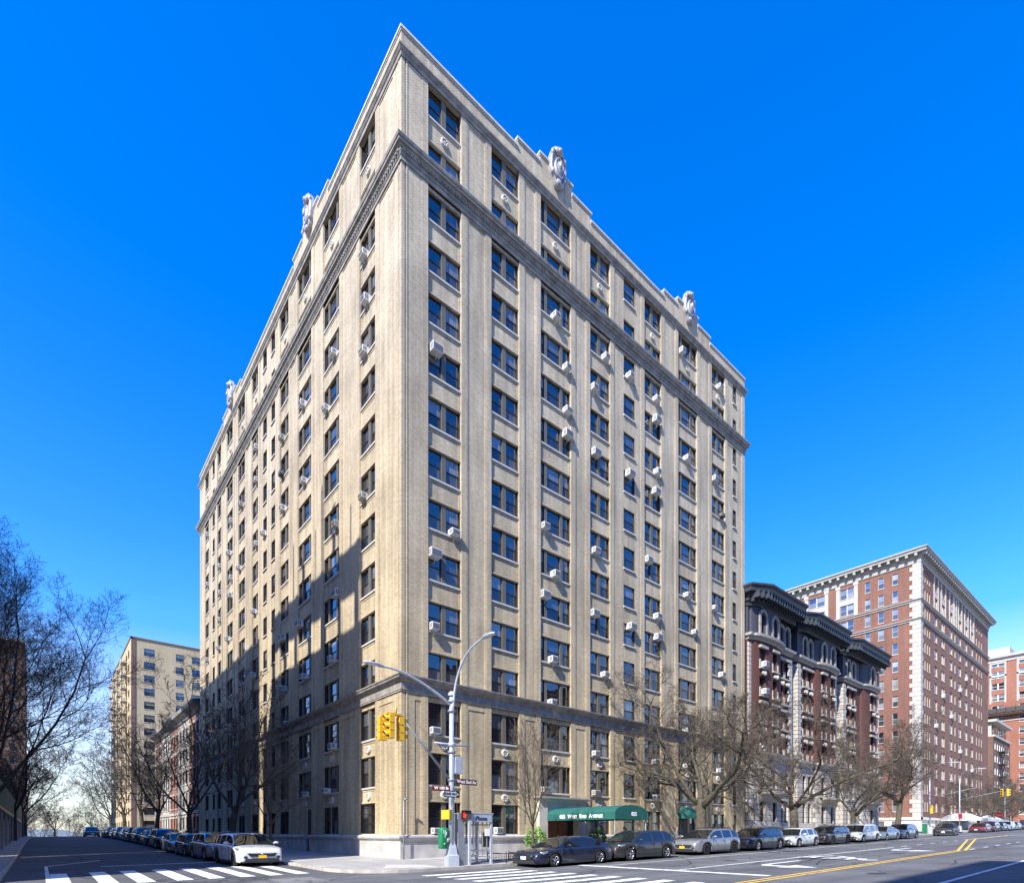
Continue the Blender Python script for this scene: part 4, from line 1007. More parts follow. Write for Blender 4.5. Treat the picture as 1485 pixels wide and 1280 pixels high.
# --- small dark walk-up with glazed penthouse
W_=empty('walkup_building','low brown brick building with a glazed penthouse and fire stairs before the far tower','building')
wl,wr=Face('L',166),Face('R',0); wf=[(4+3.2*k,1.8) for k in range(7)]
wc=[(168+2.7*k,169.1+2.7*k,1) for k in range(7)]; wlc=[(2,3.2,1),(5,6.2,1),(9,10.2,1)]
m=MB(); relief(m,wr.mp,166,187,-1,26.2,holes(wc,wf),back=.35); relief(m,wl.mp,0,18,-1,26.2,holes(wlc,wf),back=.35); m.quad((187,0,-1),(187,18,-1),(187,18,26.2),(187,0,26.2)); m.build('brick_wall',['bb'],W_)
winset(W_,wr,wc,wf,'one',('white','glass','white','sill'),49); winset(W_,wl,wlc,wf,'one',('white','glass','white','sill'),21,'side_window')
m=MB(); m.box(166.4,187,-.3,16,26.2,26.7); m.box(167.5,186,.6,14,26.7,30); m.box(166.6,187,-.6,15,30,30.6); m.build('penthouse',['lime'],W_)
m=MB()
for k in range(8): m.box(168.2+2.2*k,169.8+2.2*k,.5,.59,27.1,29.6)
m.build('penthouse_window',['glass'],W_)
m=MB()
for z,_ in wf:
    m.box(172,177,-1.2,-.05,z-.4,z-.3)
    for k in range(12): m.box(172+k*.45,172.05+k*.45,-1.2,-1.15,z-.3,z+.6)
    m.box(172,177,-1.2,-1.15,z+.55,z+.62); m.tube([(172.5,-.7,z-.3),(176,-.7,z+2.8)],.08,4)
m.build('fire_escape',['black'],W_)
# --- ornate maroon brick row with limestone base: three bow-fronted pavilions
def bowmap(c,r,b):   # bulge b between c-r and c+r
    def mp(a,d,z):
        t=(a-c)/r; o=b*math.sqrt(max(0,1-t*t)) if abs(t)<1 else 0
        return (a,d-o,z)
    return mp
PAV=[(43.0,53.6,47.0,3.6,[(44.6,45.8),(47.4,48.5)],[(50.4,51.4),(51.9,52.9)]),
     (55.4,67.3,63.3,3.4,[(61.2,62.3),(63.9,65.0)],[(56.9,57.9),(58.5,59.5)]),
     (69.9,83.2,79.4,3.2,[(78.6,79.9),(81.2,82.1)],[(71.3,72.3),(73.1,74.1)])]
PN=['nearest','middle','farthest']
pf=[(3.0,2.5),(6.6,2.4),(10.9,2.1),(14.1,2.1),(17.2,2.1),(20.3,2.1),(23.9,2.3)]
for pi_,(x0,x1,bc,br,bw,sw) in enumerate(PAV):
    B=empty('ornate_rowhouse',f'maroon brick apartment house with carved pale stonework and black bracketed cornice, {PN[pi_]} of three pavilions','building',(0,0,0),0,'ornate maroon pavilions along the avenue')
    bmap=bowmap(bc,br,.7)
    ex=[bc+br*math.sin(k*math.pi/20) for k in range(-10,11)]
    hol=[(a,b,z,z+h,None) for a,b in bw+sw for z,h in pf]
    def seg(z0,z1,mat,name):
        m=MB(); relief(m,bmap,x0,x1,z0,z1,[r for r in hol if z0<=r[2]<z1],back=.5,extra=ex)
        for xx in (x0,x1): m.quad((xx,0,z0),(xx,16,z0),(xx,16,z1),(xx,0,z1))
        return m.build(name,[mat],B)
    seg(-1,10.2,'rust','stone_base') if False else None
    seg(10.2,23.3,'rbd','brick_wall'); seg(23.3,27.2,'attic','attic_wall'); seg(-.5,10.2,'limerust','stone_base')
    def ledge(name,z,prof,mat,flat=False):
        m=MB(); P=(lambda p:[(x0-p*.6,8 if pi_ else .5),(x0-p*.6,-p*.6),(x0+1.3,-.55-p),(x1-.3,-.55-p),(x1+p*.4,-p*.5),(x1+p*.4,1.5)]) if flat else lambda p:[(x0-p*.6,8 if pi_ else .5)]+[(x0-p*.6 if False else x0-p*.5,-p)]+[(xx,bmap(xx,-p,0)[1]) for xx in sorted(ex) if x0<xx<x1]+[(x1+p*.5,-p),(x1+p*.5,1.5)]
        sweep(m,P,[(p,z+zz) for p,zz in prof]); return m.build(name,[mat],B)
    ledge('string_course',2.2,[(-.1,0),(.22,0),(.3,.2),(.3,.3),(-.1,.34)],'limed')
    ledge('stone_cornice',10.1,[(-.1,0),(.12,0),(.2,.3),(.5,.45),(.55,.7),(-.1,.75)],'lime')
    ledge('upper_ledge',23.2,[(-.1,0),(.12,0),(.2,.2),(.55,.35),(.6,.62),(-.1,.66)],'limed')
    c=ledge('bracketed_cornice',26.9,[(-.1,0),(.15,0),(.2,.35),(.45,.5),(.5,1.1),(1.35,1.25),(1.45,1.6),(1.7,1.8),(1.7,2.0),(-.3,2.5)],'cop',True)
    m=MB(); x=x0-.2
    while x<x1+.3:
        o=-.55 if x>x0+1.1 else -.55*(x-x0+.4)/1.5; m.box(x,x+.24,o-1.35,o-.42,27.45,28.15); m.box(x+.02,x+.22,o-.75,o-.42,27.15,27.45); x+=.62
    y=.2
    if pi_: m.box(x0-.9,x0-.2,.2,6.1,28.1,28.2)
    while y<6 and pi_: m.box(x0-.9,x0-.2,y,y+.24,27.45,28.15); y+=.62
    m.build('bracket_row',['cop'],B)
    # quoins
    m=MB(); z=10.95; q=0
    while z<22.9:
        l=.85 if q%2 else .6
        for (xa,xb) in ((x0,x0+l),(x1-l,x1)):
            o=0; m.box(xa-.08,xb+.06,-.14,.01,z,z+.46)
        if pi_: m.box(x0-.14,x0-.002,-.14,l+.2,z,z+.46)
        z+=.52; q+=1
    m.build('quoins',['lime'],B)
    # window hoods, sills, arches
    for a,b in bw+sw:
        for k,(z,h) in enumerate(pf):
            carve=MB(); arch=MB()
            c_=(a+b)/2; o=bmap(c_,0,0)[1]
            if 2<=k<=5:
                if k in (3,5): carve.box(a-.25,b+.25,o-.28,o+.05,z+h+.02,z+h+.30)
                carve.box(a-.2,b+.2,o-.25,o+.05,z-.2,z-.02)
                if k in (2,4): 
                    carve.ball((c_,o-.15,z+h+.3),.5,.16,.26,n=9,m=6,jit=.25); carve.ball((c_,o-.3,z+h+.25),.2,.2,.28,n=8,m=5,jit=.15)
                carve.box(a-.18,a-.02,o-.12,o+.02,z,z+h*.4); carve.box(b+.02,b+.18,o-.12,o+.02,z,z+h*.4)
            if k==1: carve.box(a-.15,b+.15,o-.2,o+.05,z-.25,z-.02)
            if k==6:
                n=10
                for j in range(n):
                    t0,t1=math.pi*j/n,math.pi*(j+1)/n; r0,r1=(b-a)/2+.02,(b-a)/2+.34; zc=z+h-.35
                    P=[(c_-r*math.cos(t),zz,zc+r*math.sin(t)) for r,t,zz in ((r0,t0,o-.18),(r1,t0,o-.18),(r1,t1,o-.18),(r0,t1,o-.18))]
                    Q=[(p[0],o+.02,p[2]) for p in P]
                    arch.quad(*P); arch.quad(P[1],P[2],Q[2],Q[1]); arch.quad(P[0],P[3],Q[3],Q[0])
                for s_0 in (a-.34,b+.02): arch.box(s_0,s_0+.32,o-.18,o+.02,z-.1,z+h-.35)
            if carve.f: carve.build('carved_trim',['limed'],B)
            if arch.f: arch.build('arched_surround',['corn'],B)
    if True:
        m=MB(); zb=6.1
        n=14; rows=[[(bc+br*.75*math.sin(math.pi*(k/n-.5)),-.9*math.cos(math.pi*(k/n-.5))*.9-p,zz) for k in range(n+1)] for p,zz in ((.0,zb-.9),(.5,zb-.2),(.9,zb),(.9,zb+.25),(.0,zb+.3))]
        m.grid(rows,0,False); m.build('balcony_ledge',['limed'],B)
    for a,b in bw+sw:
        f=Face('R',bmap((a+b)/2,0,0)[1])
        for z,h in pf: window(B,f,a,b,z,h,(),'one','window',('plastic','glass','mull','limed'),d0=.18)
    m=MB(); m.box(x0+.3,x1-.3,1.2,15.5,-1,26.5); m.box(x0,x1,0.2,16,27.2,29.0,0); m.build('inner_core',['dark'],B)
# light wells between the pavilions
m=MB()
for x0,x1 in ((53.6,55.4),(67.3,69.9)):
    m.quad((x0,15,0),(x1,15,0),(x1,15,27),(x0,15,27))
o=m.build('light_well_wall',['rbd']); tag(o,'dark maroon brick back walls of the two narrow light wells between the ornate pavilions','wall')
m=MB(); m.box(83.2,84.2,-.05,14,-.5,10.0); tag(m.build('end_wall',['limed']),'narrow pale stone end wall after the farthest ornate pavilion','wall')
for z in range(3):
    me=acmeshes(.8,.55,'acw'); o=link('air_conditioner',me[0],None,(45.2,bowmap(47,3.6,.9)(45.2,.0,0)[1],[20.35,17.3,10.95][z]),0)
    tag(o,f'white air conditioner in bowed front of nearest maroon pavilion, {["top","second","lowest"][z]} of three','air conditioner','air conditioners on the maroon pavilions'); link('grille',me[1],o)
# --- left street: brick and limestone row houses
cols_=[('rb','lime'),('limed','lime'),('rbo','lime'),('lime','limed'),('rb','limed')]
lbl=['red brick row house with pale stone trim next to the tan building','pale stone row house second along the side street','orange brick row house in the middle of the side street row','cream stone row house fourth along the side street','red brick row house at the far end of the side street row']
y=58.2
for i in range(5):
    w=8.0; H_=20.6; mat,tr=cols_[i]
    B=empty('row_house',lbl[i],'house',(0,0,0),0,'row houses on the side street')
    f=Face('L',.2); cs=[(y+1.0,y+2.1,1),(y+3.5,y+4.6,1),(y+6.0,y+7.1,1)]; fs=[(2.2,2.0),(5.9,2.1),(9.4,2.0),(12.8,1.9),(16.1,1.8)]
    m=MB(); relief(m,f.mp,y,y+w-.03,-1,H_,holes(cs,fs),back=.35); m.quad((.2,y+w-.03,0),(16,y+w-.03,0),(16,y+w-.03,H_),(.2,y+w-.03,H_)); m.quad((.2,y,0),(16,y,0),(16,y,H_),(.2,y,H_)); m.quad((.2,y,H_-.1),(16,y,H_-.1),(16,y+w-.03,H_-.1),(.2,y+w-.03,H_-.1)); m.build('front_wall',[mat],B)
    m=MB()
    for a,b,_ in cs:
        for z,h in fs: boxface(m,f,a-.2,b+.2,-.14,.02,z+h+.02,z+h+.35); boxface(m,f,a-.2,b+.2,-.14,.02,z-.22,z-.02)
    for a in (y+.05,y+w-.45): boxface(m,f,a,a+.38,-.1,.02,1,19)
    boxface(m,f,y,y+w-.04,-.22,.02,4.7,5.1); m.build('stone_trim',[tr],B)
    m=MB(); sweep(m,lambda p:[(.2-p,y+.01),(.2-p,y+w-.05)],[(-.2,19.2),(.2,19.2),(.3,19.8),(1.0,20.1),(1.1,20.6),(-.2,20.9)]); m.build('cornice',['cop' if i%2==0 else 'corn'],B)
    winset(B,f,cs,fs,'one',('frame','glass','mull',tr),15)
    m=MB()
    for k in range(6): m.box(-1.8+k*.33,.1,y+.8,y+2.4,.0,1.0+.22*k+.3)
    m.build('stoop',['limed'],B)
    y+=w
# --- yellow brick tower at the end of the side street
Y=empty('yellow_brick_tower','tall plain yellow brick apartment block rising behind the side street trees','building')
yf,yl=Face('R',135.5),Face('L',0)
yfl=[(3.2+3.3*k,1.85) for k in range(14)]
ycf=[(2.7,5.0,1),(9.6,11.4,1),(13.3,18.2,2),(21.8,23.2,1),(27,30,2)]; ycl=[(139+5.2*k,141.4+5.2*k,1) for k in range(9)]
m=MB(); relief(m,yf.mp,0,34,-1,50,holes(ycf,yfl),back=.35); relief(m,yl.mp,135.5,186,-1,50,holes(ycl,yfl),back=.35); m.build('brick_wall',['yb'],Y)
m=MB(); m.box(0,.9,135.38,135.5,1,50.2); m.box(-.12,34,135.3,135.7,50,50.35); m.box(-.15,.3,135.3,186,50,50.35); m.build('roof_coping',['bb'],Y)
winset(Y,yf,ycf,yfl[::-1],'one',('frame','glass','mull','sill'),70); winset(Y,yl,ycl,yfl[::-1],'one',('frame','glass','mull','sill'),0,'side_window')
for k in (1,3,5,7):
    for z,h in yfl[3:]:
        m=MB(); m.box(-1.2,-.0,138.4+5.2*k,142.2+5.2*k,z-.35,z-.2); m.box(-1.25,-1.201,138.4+5.2*k,142.2+5.2*k,z-.35,z+.75); m.build('balcony',['acb'],Y)
m=MB(); m.box(20,28,140,150,50.2,53.5); m.build('roof_house',['bb'],Y)
# --- brown tower and the blocks south of the side street
B=empty('brown_brick_tower','dark brown brick tower glimpsed behind the big tree at the left edge','building')
bf=Face('R',165); bfl=[(3+3.4*k,1.9) for k in range(14)]; bcs=[(-23.2,-21.9,1),(-27,-25.6,1),(-31,-29,2)]
m=MB(); relief(m,bf.mp,-45,-20.2,-8,52,holes(bcs,bfl),back=.35); m.quad((-20.2,165,-8),(-20.2,190,-8),(-20.2,190,52),(-20.2,165,52)); m.build('brick_wall',['bb'],B); winset(B,bf,bcs,bfl[::-1],'one',('frame','glass','mull','sill'),42)
m=MB(); m.box(-45,-20,164.7,165.2,52,52.6); m.build('roof_coping',['corn'],B)
def block(label,x0,x1,y0,y1,H_,mat,faces,roof=True):
    B=empty('apartment_block',label,'building')
    fls=[(2+3.3*k,1.9) for k in range(int((H_-3)/3.3))]
    m=MB(); 
    for kind in ('S','E'):
        f=Face('L',x1) if kind=='E' else Face('R',y0)
        a0,a1=(y0,y1) if kind=='E' else (x0,x1); cs=[]
        s=a0+1.6
        while s+1.4<a1: cs.append((s,s+1.3,1)); s+=3.6
        # windows face outward: use mirrored depth on the east side
        mp=(lambda a,d,z:(x1-d,a,z)) if kind=='E' else f.mp
        relief(m,mp,a0,a1,-2,H_,[(a,b,z,z+h,.25,1) for a,b,_ in cs for z,h in fls],back=.3)
    m.quad((x0,y0,-2),(x0,y1,-2),(x0,y1,H_),(x0,y0,H_)); m.quad((x0,y1,-2),(x1,y1,-2),(x1,y1,H_),(x0,y1,H_)); m.quad((x0,y0,H_),(x1,y0,H_),(x1,y1,H_),(x0,y1,H_))
    m.build('wall',[mat,'glass'],B); return B
A=block('tall brown apartment block across the side street from the tan building',-33,-24,-3.2,16.2,39.5,'bb',0)
m=MB(); m.box(-25.4,-24,-3.2,16.2,43.2,45.4);  # unseen slab and posts, added to leave a lit band in the left-face shade
for k in range(7):
    for x in (-24.9,): m.box(x,x+.5,-3.0+k*3.1,-2.3+k*3.1,39.5,43.2)
for x,y,r,h in ((-24.6,-1.6,.10,3.5),(-25.0,.6,.09,5.0),(-24.6,1.6,.3,5.0),(-24.8,3.6,.13,7.5),(-24.6,5.2,.10,4.5),(-25,8.0,.35,3.6),(-24.7,10.4,.12,5.5)): m.tube([(x,y,45.4),(x,y,45.4+h)],r,8)  # pipes added only to streak the shade on the left face
m.build('added_shade_caster',['corn'],A)
block('tall tan apartment block farther along the shaded side of the side street',-34,-24,20.6,51,44.6,'yb',0)
block('low school building behind the green shed on the side street',-40,-24,52,150,17,'bb',0)
block('large brick apartment block on the opposite avenue corner',-75,-26.5,-90,-42,46,'rb',0)
block('red brick apartment block on the far side of the avenue facing the tan building',-5,60,-80,-46,30,'rb',0)
# green boarded sidewalk shed at the left edge
S=empty('sidewalk_shed','green boarded sidewalk shed along the left pavement under the trees','scaffold',(-19.6,24,0))
m=MB(); 
for k in range(44): 
    g=G(-19.6,24+2*k)*0+ .6; m.box(-.05,.02,2*k+.02,2*k+1.98,3.9,5.9)
m.build('green_boards',[plain('shed_green',(.05,.10,.075),.7,var=.3)],S)
m=MB(); m.box(-3.6,.0,0,88,3.6,3.88); m.build('deck',['wood'],S)
for k in range(12):
    m=MB(); m.box(-.1,.06,k*8,k*8+.16,G(-19,24+8*k)-.1,3.6); m.build('post',['galvd'],S)
# chain-link fence beneath
Fn=empty('chain_link_fence','rusty chain-link fence at the left edge beneath the green shed','fence',(-20.6,9,0))
m=MB(); 
for k in range(240):
    y=k*.3; z=G(-20,9+y)
    m.tube([(0,y,z+.1),(0,y+1.1,z+2.6)],.012,3); m.tube([(0,y+1.1,z+.1),(0,y,z+2.6)],.012,3)
m.build('wire_mesh',['galvd'],Fn,merge=False)
for k in range(10): 
    m=MB(); z=G(-20,9+8*k); m.tube([(0,8*k,z),(0,8*k,z+2.75)],.045,6); m.build('post',['galvd'],Fn)
# ------------------------------------------------------------------ bare street trees
def tree_mesh(seed,H,spread,r0,fork,nl,lean=(0,0),nch=(7,7,6,4),el=.8,wob=.12,mats=('bark','twig'),up=.10,tw=.011,flat=.0):
    """el: start elevation of the limbs (rad); up: how strongly growth bends to the light"""
    rg=random.Random(seed); A=MB(); B=MB()
    def grow(p,d,L,r,lev):
        n=(0,9,6,4,3,2)[lev]; pts=[p.copy()]; rs=[r]; q=p.copy(); dd=d.copy(); dirs=[]
        r1=max(tw*.7,r*(.30 if lev==1 else .4)); w=wob*(0,.9,1.3,1.8,2.4,2.6)[lev]
        for k in range(n):
            dd=(dd+Vector((rg.gauss(0,1),rg.gauss(0,1),rg.gauss(0,.7)))*w+Vector((0,0,up*(1.6 if lev==1 and k>n*.35 else .8)))).normalized()
            q=q+dd*(L/n); pts.append(q.copy()); rs.append(r+(r1-r)*((k+1)/n)**.8); dirs.append(dd.copy())
        (A if lev<3 else B).tube(pts,rs,(0,8,6,4,3,3)[lev],cap=lev<3)
        if lev>=len(nch)+1: return
        nc=nch[lev-1]
        for c in range(nc):
            t=(.18+.80*(c+rg.random())/nc); i=min(n-1,int(t*n)); pp=pts[i].lerp(pts[i+1],t*n-i); bd=dirs[i]
            ax=bd.orthogonal().normalized(); ax.rotate(Matrix.Rotation(c*2.4+rg.uniform(-.5,.5)+lev,3,bd))
            an=rg.uniform(.55,.95); nd=(bd*math.cos(an)+ax*math.sin(an)); nd.z-=flat*.2; nd.normalize()
            Lc=L*rg.uniform(.42,.62)*(1.12-t*.5)
            grow(pp,nd,Lc,max(tw,rs[i]*rg.uniform(.45,.65)),lev+1)
        if lev<3:
            for s in (0,1):
                ax=dirs[-1].orthogonal().normalized(); ax.rotate(Matrix.Rotation(rg.uniform(0,6.3),3,dirs[-1])); grow(pts[-1],(dirs[-1]+ax*.45).normalized(),L*.36,max(tw,r1*.85),lev+1)
    top=Vector((lean[0]*fork,lean[1]*fork,fork))
    tp=[Vector((0,0,-.2)),Vector((0,0,.12)),Vector((lean[0]*fork*.2,lean[1]*fork*.2,fork*.3)),Vector((lean[0]*fork*.6,lean[1]*fork*.6,fork*.68)),top,top+Vector((lean[0],lean[1],1))*.4]
    A.tube(tp,[r0*1.55,r0*1.15,r0*.98,r0*.9,r0*.88,r0*.6],14)
    for k in range(nl):
        a=2*math.pi*(k+rg.uniform(-.3,.3))/nl; e=el*rg.uniform(.72,1.25)
        if k==nl-1 and nl>4: e=1.4
        L=min(spread/max(.25,math.cos(min(1.45,e+.12))),(H-fork)/max(.3,math.sin(min(1.5,e+.38))))*rg.uniform(.8,1.0)
        grow(top-Vector((0,0,rg.uniform(-.2,.7))),Vector((math.cos(a)*math.cos(e),math.sin(a)*math.cos(e),math.sin(e))),L,r0*rg.uniform(.38,.55),1)
    return A.mesh('trunk',[mats[0]]),B.mesh('branches',[mats[1]])
TM={}
def tree(key,x,y,label,rz=0,s=1,sz=None,group='bare street trees'):
    t=empty('street_tree',label,'tree',(x,y,G(x,y)),rz,group)
    t.scale=(s,s,sz or s)
    a,b=TM[key]
    link('trunk',a,t); link('branches',b,t); return t
# big spreading trees on the avenue
TM['a']=tree_mesh(11,11.8,8.0,.45,3.6,6,(.03,0),el=.5,wob=.21,up=.045,nch=(6,6,7,6))
TM['b']=tree_mesh(29,13.5,8.6,.42,3.4,5,(.05,0),el=.5,wob=.20,up=.045,nch=(6,6,7,6))
TM['c']=tree_mesh(37,14.5,8.2,.38,4.4,5,(.26,0),el=.58,wob=.19,up=.05,nch=(6,6,7,6))
TM['young']=tree_mesh(5,7.4,1.9,.085,2.4,7,nch=(6,5,4),el=1.05,wob=.07,tw=.008)
TM['d']=tree_mesh(61,14,5.2,.28,3.4,5,(-.12,0),el=.9,nch=(6,5,4,3),tw=.014,wob=.15)
TM['e']=tree_mesh(77,17,6.2,.32,4.2,6,(.1,0),el=.9,nch=(6,5,4,3),tw=.016,wob=.15)
TM['big']=tree_mesh(92,27,12,.42,6.5,8,(.10,.03),el=1.0,wob=.085,nch=(10,9,8,5),mats=('barkd','twigd'),up=.06,tw=.012)
TM['dk']=tree_mesh(105,13,6.5,.30,4.0,6,el=.85,nch=(7,6,5,3),mats=('barkd','twigd'),tw=.018)
tree('a',24.0,-5.9,'large bare spreading tree in front of the tan building, by the dome awning',rz=.4)
tree('b',41.2,-5.9,'large bare spreading tree before the nearest maroon pavilion',rz=2.1)
tree('c',72.4,-5.9,'bare tree leaning right near the farthest maroon pavilion',rz=.0)
tree('young',5.65,-5.9,'slim young bare tree with pale trunk in front of the entrance, in the tree guard',rz=.7)
tree('b',56.5,-5.9,'bare tree between the middle maroon pavilion and the kerb',rz=4.0,s=.8)
for k,(x,s,rz,lb) in enumerate([(119,.75,1.0,'nearest'),(134,.7,2.4,'second'),(149,.75,4.4,'third'),(170,.8,.3,'fourth')]):
    tree('c' if k%2 else 'a',x,-6,f'small-looking bare tree beyond the next side street, {lb} in line down the avenue',rz=rz,s=s)
# side street, near side
tree('young',-4.9,9.6,'slender young bare tree on the side street pavement behind the white car',rz=3,s=1.1)
for k,(key,y,s,rz) in enumerate([('d',20.5,1.0,3.0),('d',37,.95,1.2),('e',60,.9,.5),('e',73,.95,3.9),('d',97,1.15,5.0),('e',123,1.0,2.2)]):
    tree(key,-4.9,y,f'bare tree on the tan building side of the side street, {ORD[k+1]} large one from corner',rz=rz,s=s)
# far side of the side street
tree('big',-20.0,17.5,'tall dark bare tree filling the left edge of the view',rz=.3,s=.60)
for k,(y,s,rz) in enumerate([(60,.95,1.1),(98,1.05,2.5),(132,1.0,.4)]):
    tree('dk',-19.6,y,f'dark bare tree beside the green shed on the left pavement, {ORD[k+2]} from camera',rz=rz,s=s)
# park trees below the crest of the street
pk=[(-14,172),(-4,190),(-30,182),(-22,205),(-9,222),(-36,232),(4,236),(-17,252),(-27,270),(-46,262),(-3,275),(-12,300),(-34,310),(10,262)]
pw=['left-hand','right-hand','rearmost','front']
for k,(x,y) in enumerate(pk):
    t=tree('dk' if k%3==0 else 'e',x,y,'bare park tree beyond the crest of the side street, among the river-side trees',rz=k*1.3,s=.72+.07*(k%4),group='park trees beyond the street crest')
# ------------------------------------------------------------------ parked cars
SX,SY,SZ=1.346,1.30,1.09
KINDS={
 'sedan':dict(L=4.62,W=1.80,H=1.47,gc=.17,w1=.92,w2=3.62,r=.325,deck=[(0,.58),(.04,.70),(.2,.78),(.6,.87),(1.25,.96),(2.2,.97),(3.7,1.00),(4.35,1.02),(4.55,.97),(4.62,.72)],sh=[(0,.54),(.05,.64),(.3,.74),(1.2,.88),(3.6,.92),(4.4,.92),(4.62,.7)],roof=[(1.12,.95),(1.9,1.38),(2.3,1.46),(2.85,1.47),(3.35,1.41),(4.15,1.03)],pil=[(2.62,2.72)],ws=2.05,rw=3.3,belt=(1.5,3.75)),
 'suv':dict(L=4.66,W=1.88,H=1.68,gc=.21,w1=.92,w2=3.68,r=.37,deck=[(0,.62),(.03,.80),(.15,.92),(.5,1.0),(1.2,1.08),(3.9,1.12),(4.45,1.1),(4.60,1.02),(4.66,.75)],sh=[(0,.58),(.05,.76),(.25,.9),(1.2,1.0),(3.9,1.06),(4.5,1.02),(4.66,.75)],roof=[(1.1,1.08),(1.85,1.56),(2.25,1.66),(3.2,1.67),(3.95,1.62),(4.35,1.4),(4.56,1.1)],pil=[(2.62,2.72),(3.55,3.68)],ws=1.95,rw=3.98,belt=(1.4,4.3)),
 'mini':dict(L=4.1,W=1.78,H=1.56,gc=.19,w1=.78,w2=3.35,r=.34,deck=[(0,.60),(.04,.78),(.2,.88),(.6,.93),(1.1,.98),(3.4,1.02),(3.95,1.0),(4.1,.74)],sh=[(0,.56),(.06,.74),(.3,.84),(1.1,.9),(3.4,.96),(4.0,.94),(4.1,.7)],roof=[(1.0,.98),(1.5,1.42),(1.8,1.52),(3.1,1.55),(3.6,1.49),(3.95,1.02)],pil=[(2.3,2.4),(3.2,3.32)],ws=1.6,rw=3.55,belt=(1.25,3.8)),
 'van':dict(L=4.9,W=1.9,H=1.74,gc=.2,w1=.95,w2=3.95,r=.34,deck=[(0,.58),(.05,.76),(.3,.9),(.8,1.0),(1.15,1.05),(4.3,1.08),(4.8,1.05),(4.9,.75)],sh=[(0,.56),(.06,.72),(.4,.86),(1.2,.96),(4.3,1.0),(4.8,.98),(4.9,.72)],roof=[(1.0,1.05),(1.8,1.58),(2.3,1.72),(3.6,1.74),(4.4,1.68),(4.85,1.1)],pil=[(2.65,2.75),(3.75,3.85)],ws=1.95,rw=4.45,belt=(1.3,4.7)),
}
CM={}
def car_parts(kind):
    if kind in CM: return CM[kind]
    K=KINDS[kind]; L,W=K['L'],K['W']; hw=W/2; gc=K['gc']; Ra=K['r']*1.17; zc=K['r']
    xs=sorted({0,.02,.06,.12,.2,L,L-.02,L-.06,L-.12,L-.2,*[round(.07*i,3) for i in range(1,int(L/.07)) if .2<.07*i<L-.2],*[w+Ra*math.cos(math.pi*j/12) for w in (K['w1'],K['w2']) for j in range(13)]})
    body=MB(); rowsL=[]; 
    def wat(x):
        t=min(x,L-x); return hw*(1-.20*(max(0,1-t/.62))**2.2)
    def zb(x):
        b=gc+(.06 if x<.15 or x>L-.15 else 0)
        for w in (K['w1'],K['w2']):
            if abs(x-w)<Ra: b=max(b,zc+math.sqrt(max(0,Ra*Ra-(x-w)**2)))
        return b
    for x in xs:
        w=wat(x); b=zb(x); s=lerpt(x,K['sh']); d=max(lerpt(x,K['deck']),s+.01)
        row=[]
        prof=[(.955,0),(.985,.10),(1.0,.35),(1.0,.62),(.975,.86),(.94,1.0)]
        half=[(w*m,b+(s-b)*f) for m,f in prof]+[(w*.86,s+(d-s)*.45),(w*.62,s+(d-s)*.85),(w*.3,d-.004),(0,d)]
        row=[(x,-y,z) for y,z in half]+[(x,y,z) for y,z in half[-2::-1]]
        rowsL.append(row)
    body.grid(rowsL,0,True)
    body.poly(rowsL[0],0); body.poly(rowsL[-1][::-1],0)
    # cabin
    cab=MB(); gl=MB(); xa,xb=K['roof'][0][0],K['roof'][-1][0]; zmax=max(z for _,z in K['roof'])
    gx=sorted({xa,xb,K['ws'],K['rw'],*[p for a in K['pil'] for p in a],*K['belt'],*[xa+(xb-xa)*i/26 for i in range(27)],*[a for a,_ in K['roof']]})
    rows=[]
    for x in gx:
        zr=lerpt(x,K['roof']); zd=lerpt(x,K['deck'])-.03; f=max(0,min(1,(zr-zd)/(zmax-zd))); wb=wat(x)*.90; wt=wb+(hw*.70-wb)*f
        half=[(wb,min(lerpt(x,K['sh'])-.01,zd)),(wb*.0+wt+(wb-wt)*.18,zd+(zr-zd)*.80),(wt*.97,zr-.035*f),(wt*.86,zr-.008),(wt*.45,zr+.012*f),(0,zr+.018*f)]
        rows.append([(x,-y,z) for y,z in half]+[(x,y,z) for y,z in half[-2::-1]])
    nn=len(rows[0])
    for i in range(len(rows)-1):
        xm=(gx[i]+gx[i+1])/2; zr=lerpt(xm,K['roof']); zd=lerpt(xm,K['deck'])
        for j in range(nn-1):
            side=j in (0,nn-2)
            glass=False
            if side: glass=K['belt'][0]<xm<K['belt'][1] and zr-zd>.12 and not any(a<xm<b for a,b in K['pil']) 
            elif 2<=j<=nn-4: glass=xm<K['ws'] or xm>K['rw']
            (gl if glass else cab).quad(rows[i][j],rows[i][j+1],rows[i+1][j+1],rows[i+1][j],0,True)
    trim=MB()
    # sills, wheel-well lining, grille, bumper inlets
    trim.box(.12,L-.12,-hw*.80,hw*.80,gc-.02,.55)
    trim.box(K['w1']+Ra,K['w2']-Ra,-hw*.985,hw*.985,gc-.03,gc+.07)
    for w in (K['w1'],K['w2']):
        for s in (-1,1):
            n=12; P=[[(w+r*math.cos(math.pi*j/n),s*(hw*1.005),zc+r*math.sin(math.pi*j/n)) for j in range(n+1)] for r in (Ra*1.0,Ra*1.10 if kind!='sedan' else Ra*1.03)]
            trim.grid(P,0,False)
    fz=lerpt(.03,K['deck'])
    fr=MB(); tall=kind!='sedan'
    fr.poly([(-.035,-hw*.66,fz-.13),(-.035,hw*.66,fz-.13),(-.035,hw*.5,fz-(.30 if tall else .24)),(-.035,-hw*.5,fz-(.30 if tall else .24))]); fr.poly([(-.038,-hw*.70,gc+.20),(-.038,hw*.70,gc+.20),(-.038,hw*.78,gc+.02),(-.038,-hw*.78,gc+.02)]); fr.box(-.03,.1,-hw*.8,hw*.8,gc-.0,gc+.05)
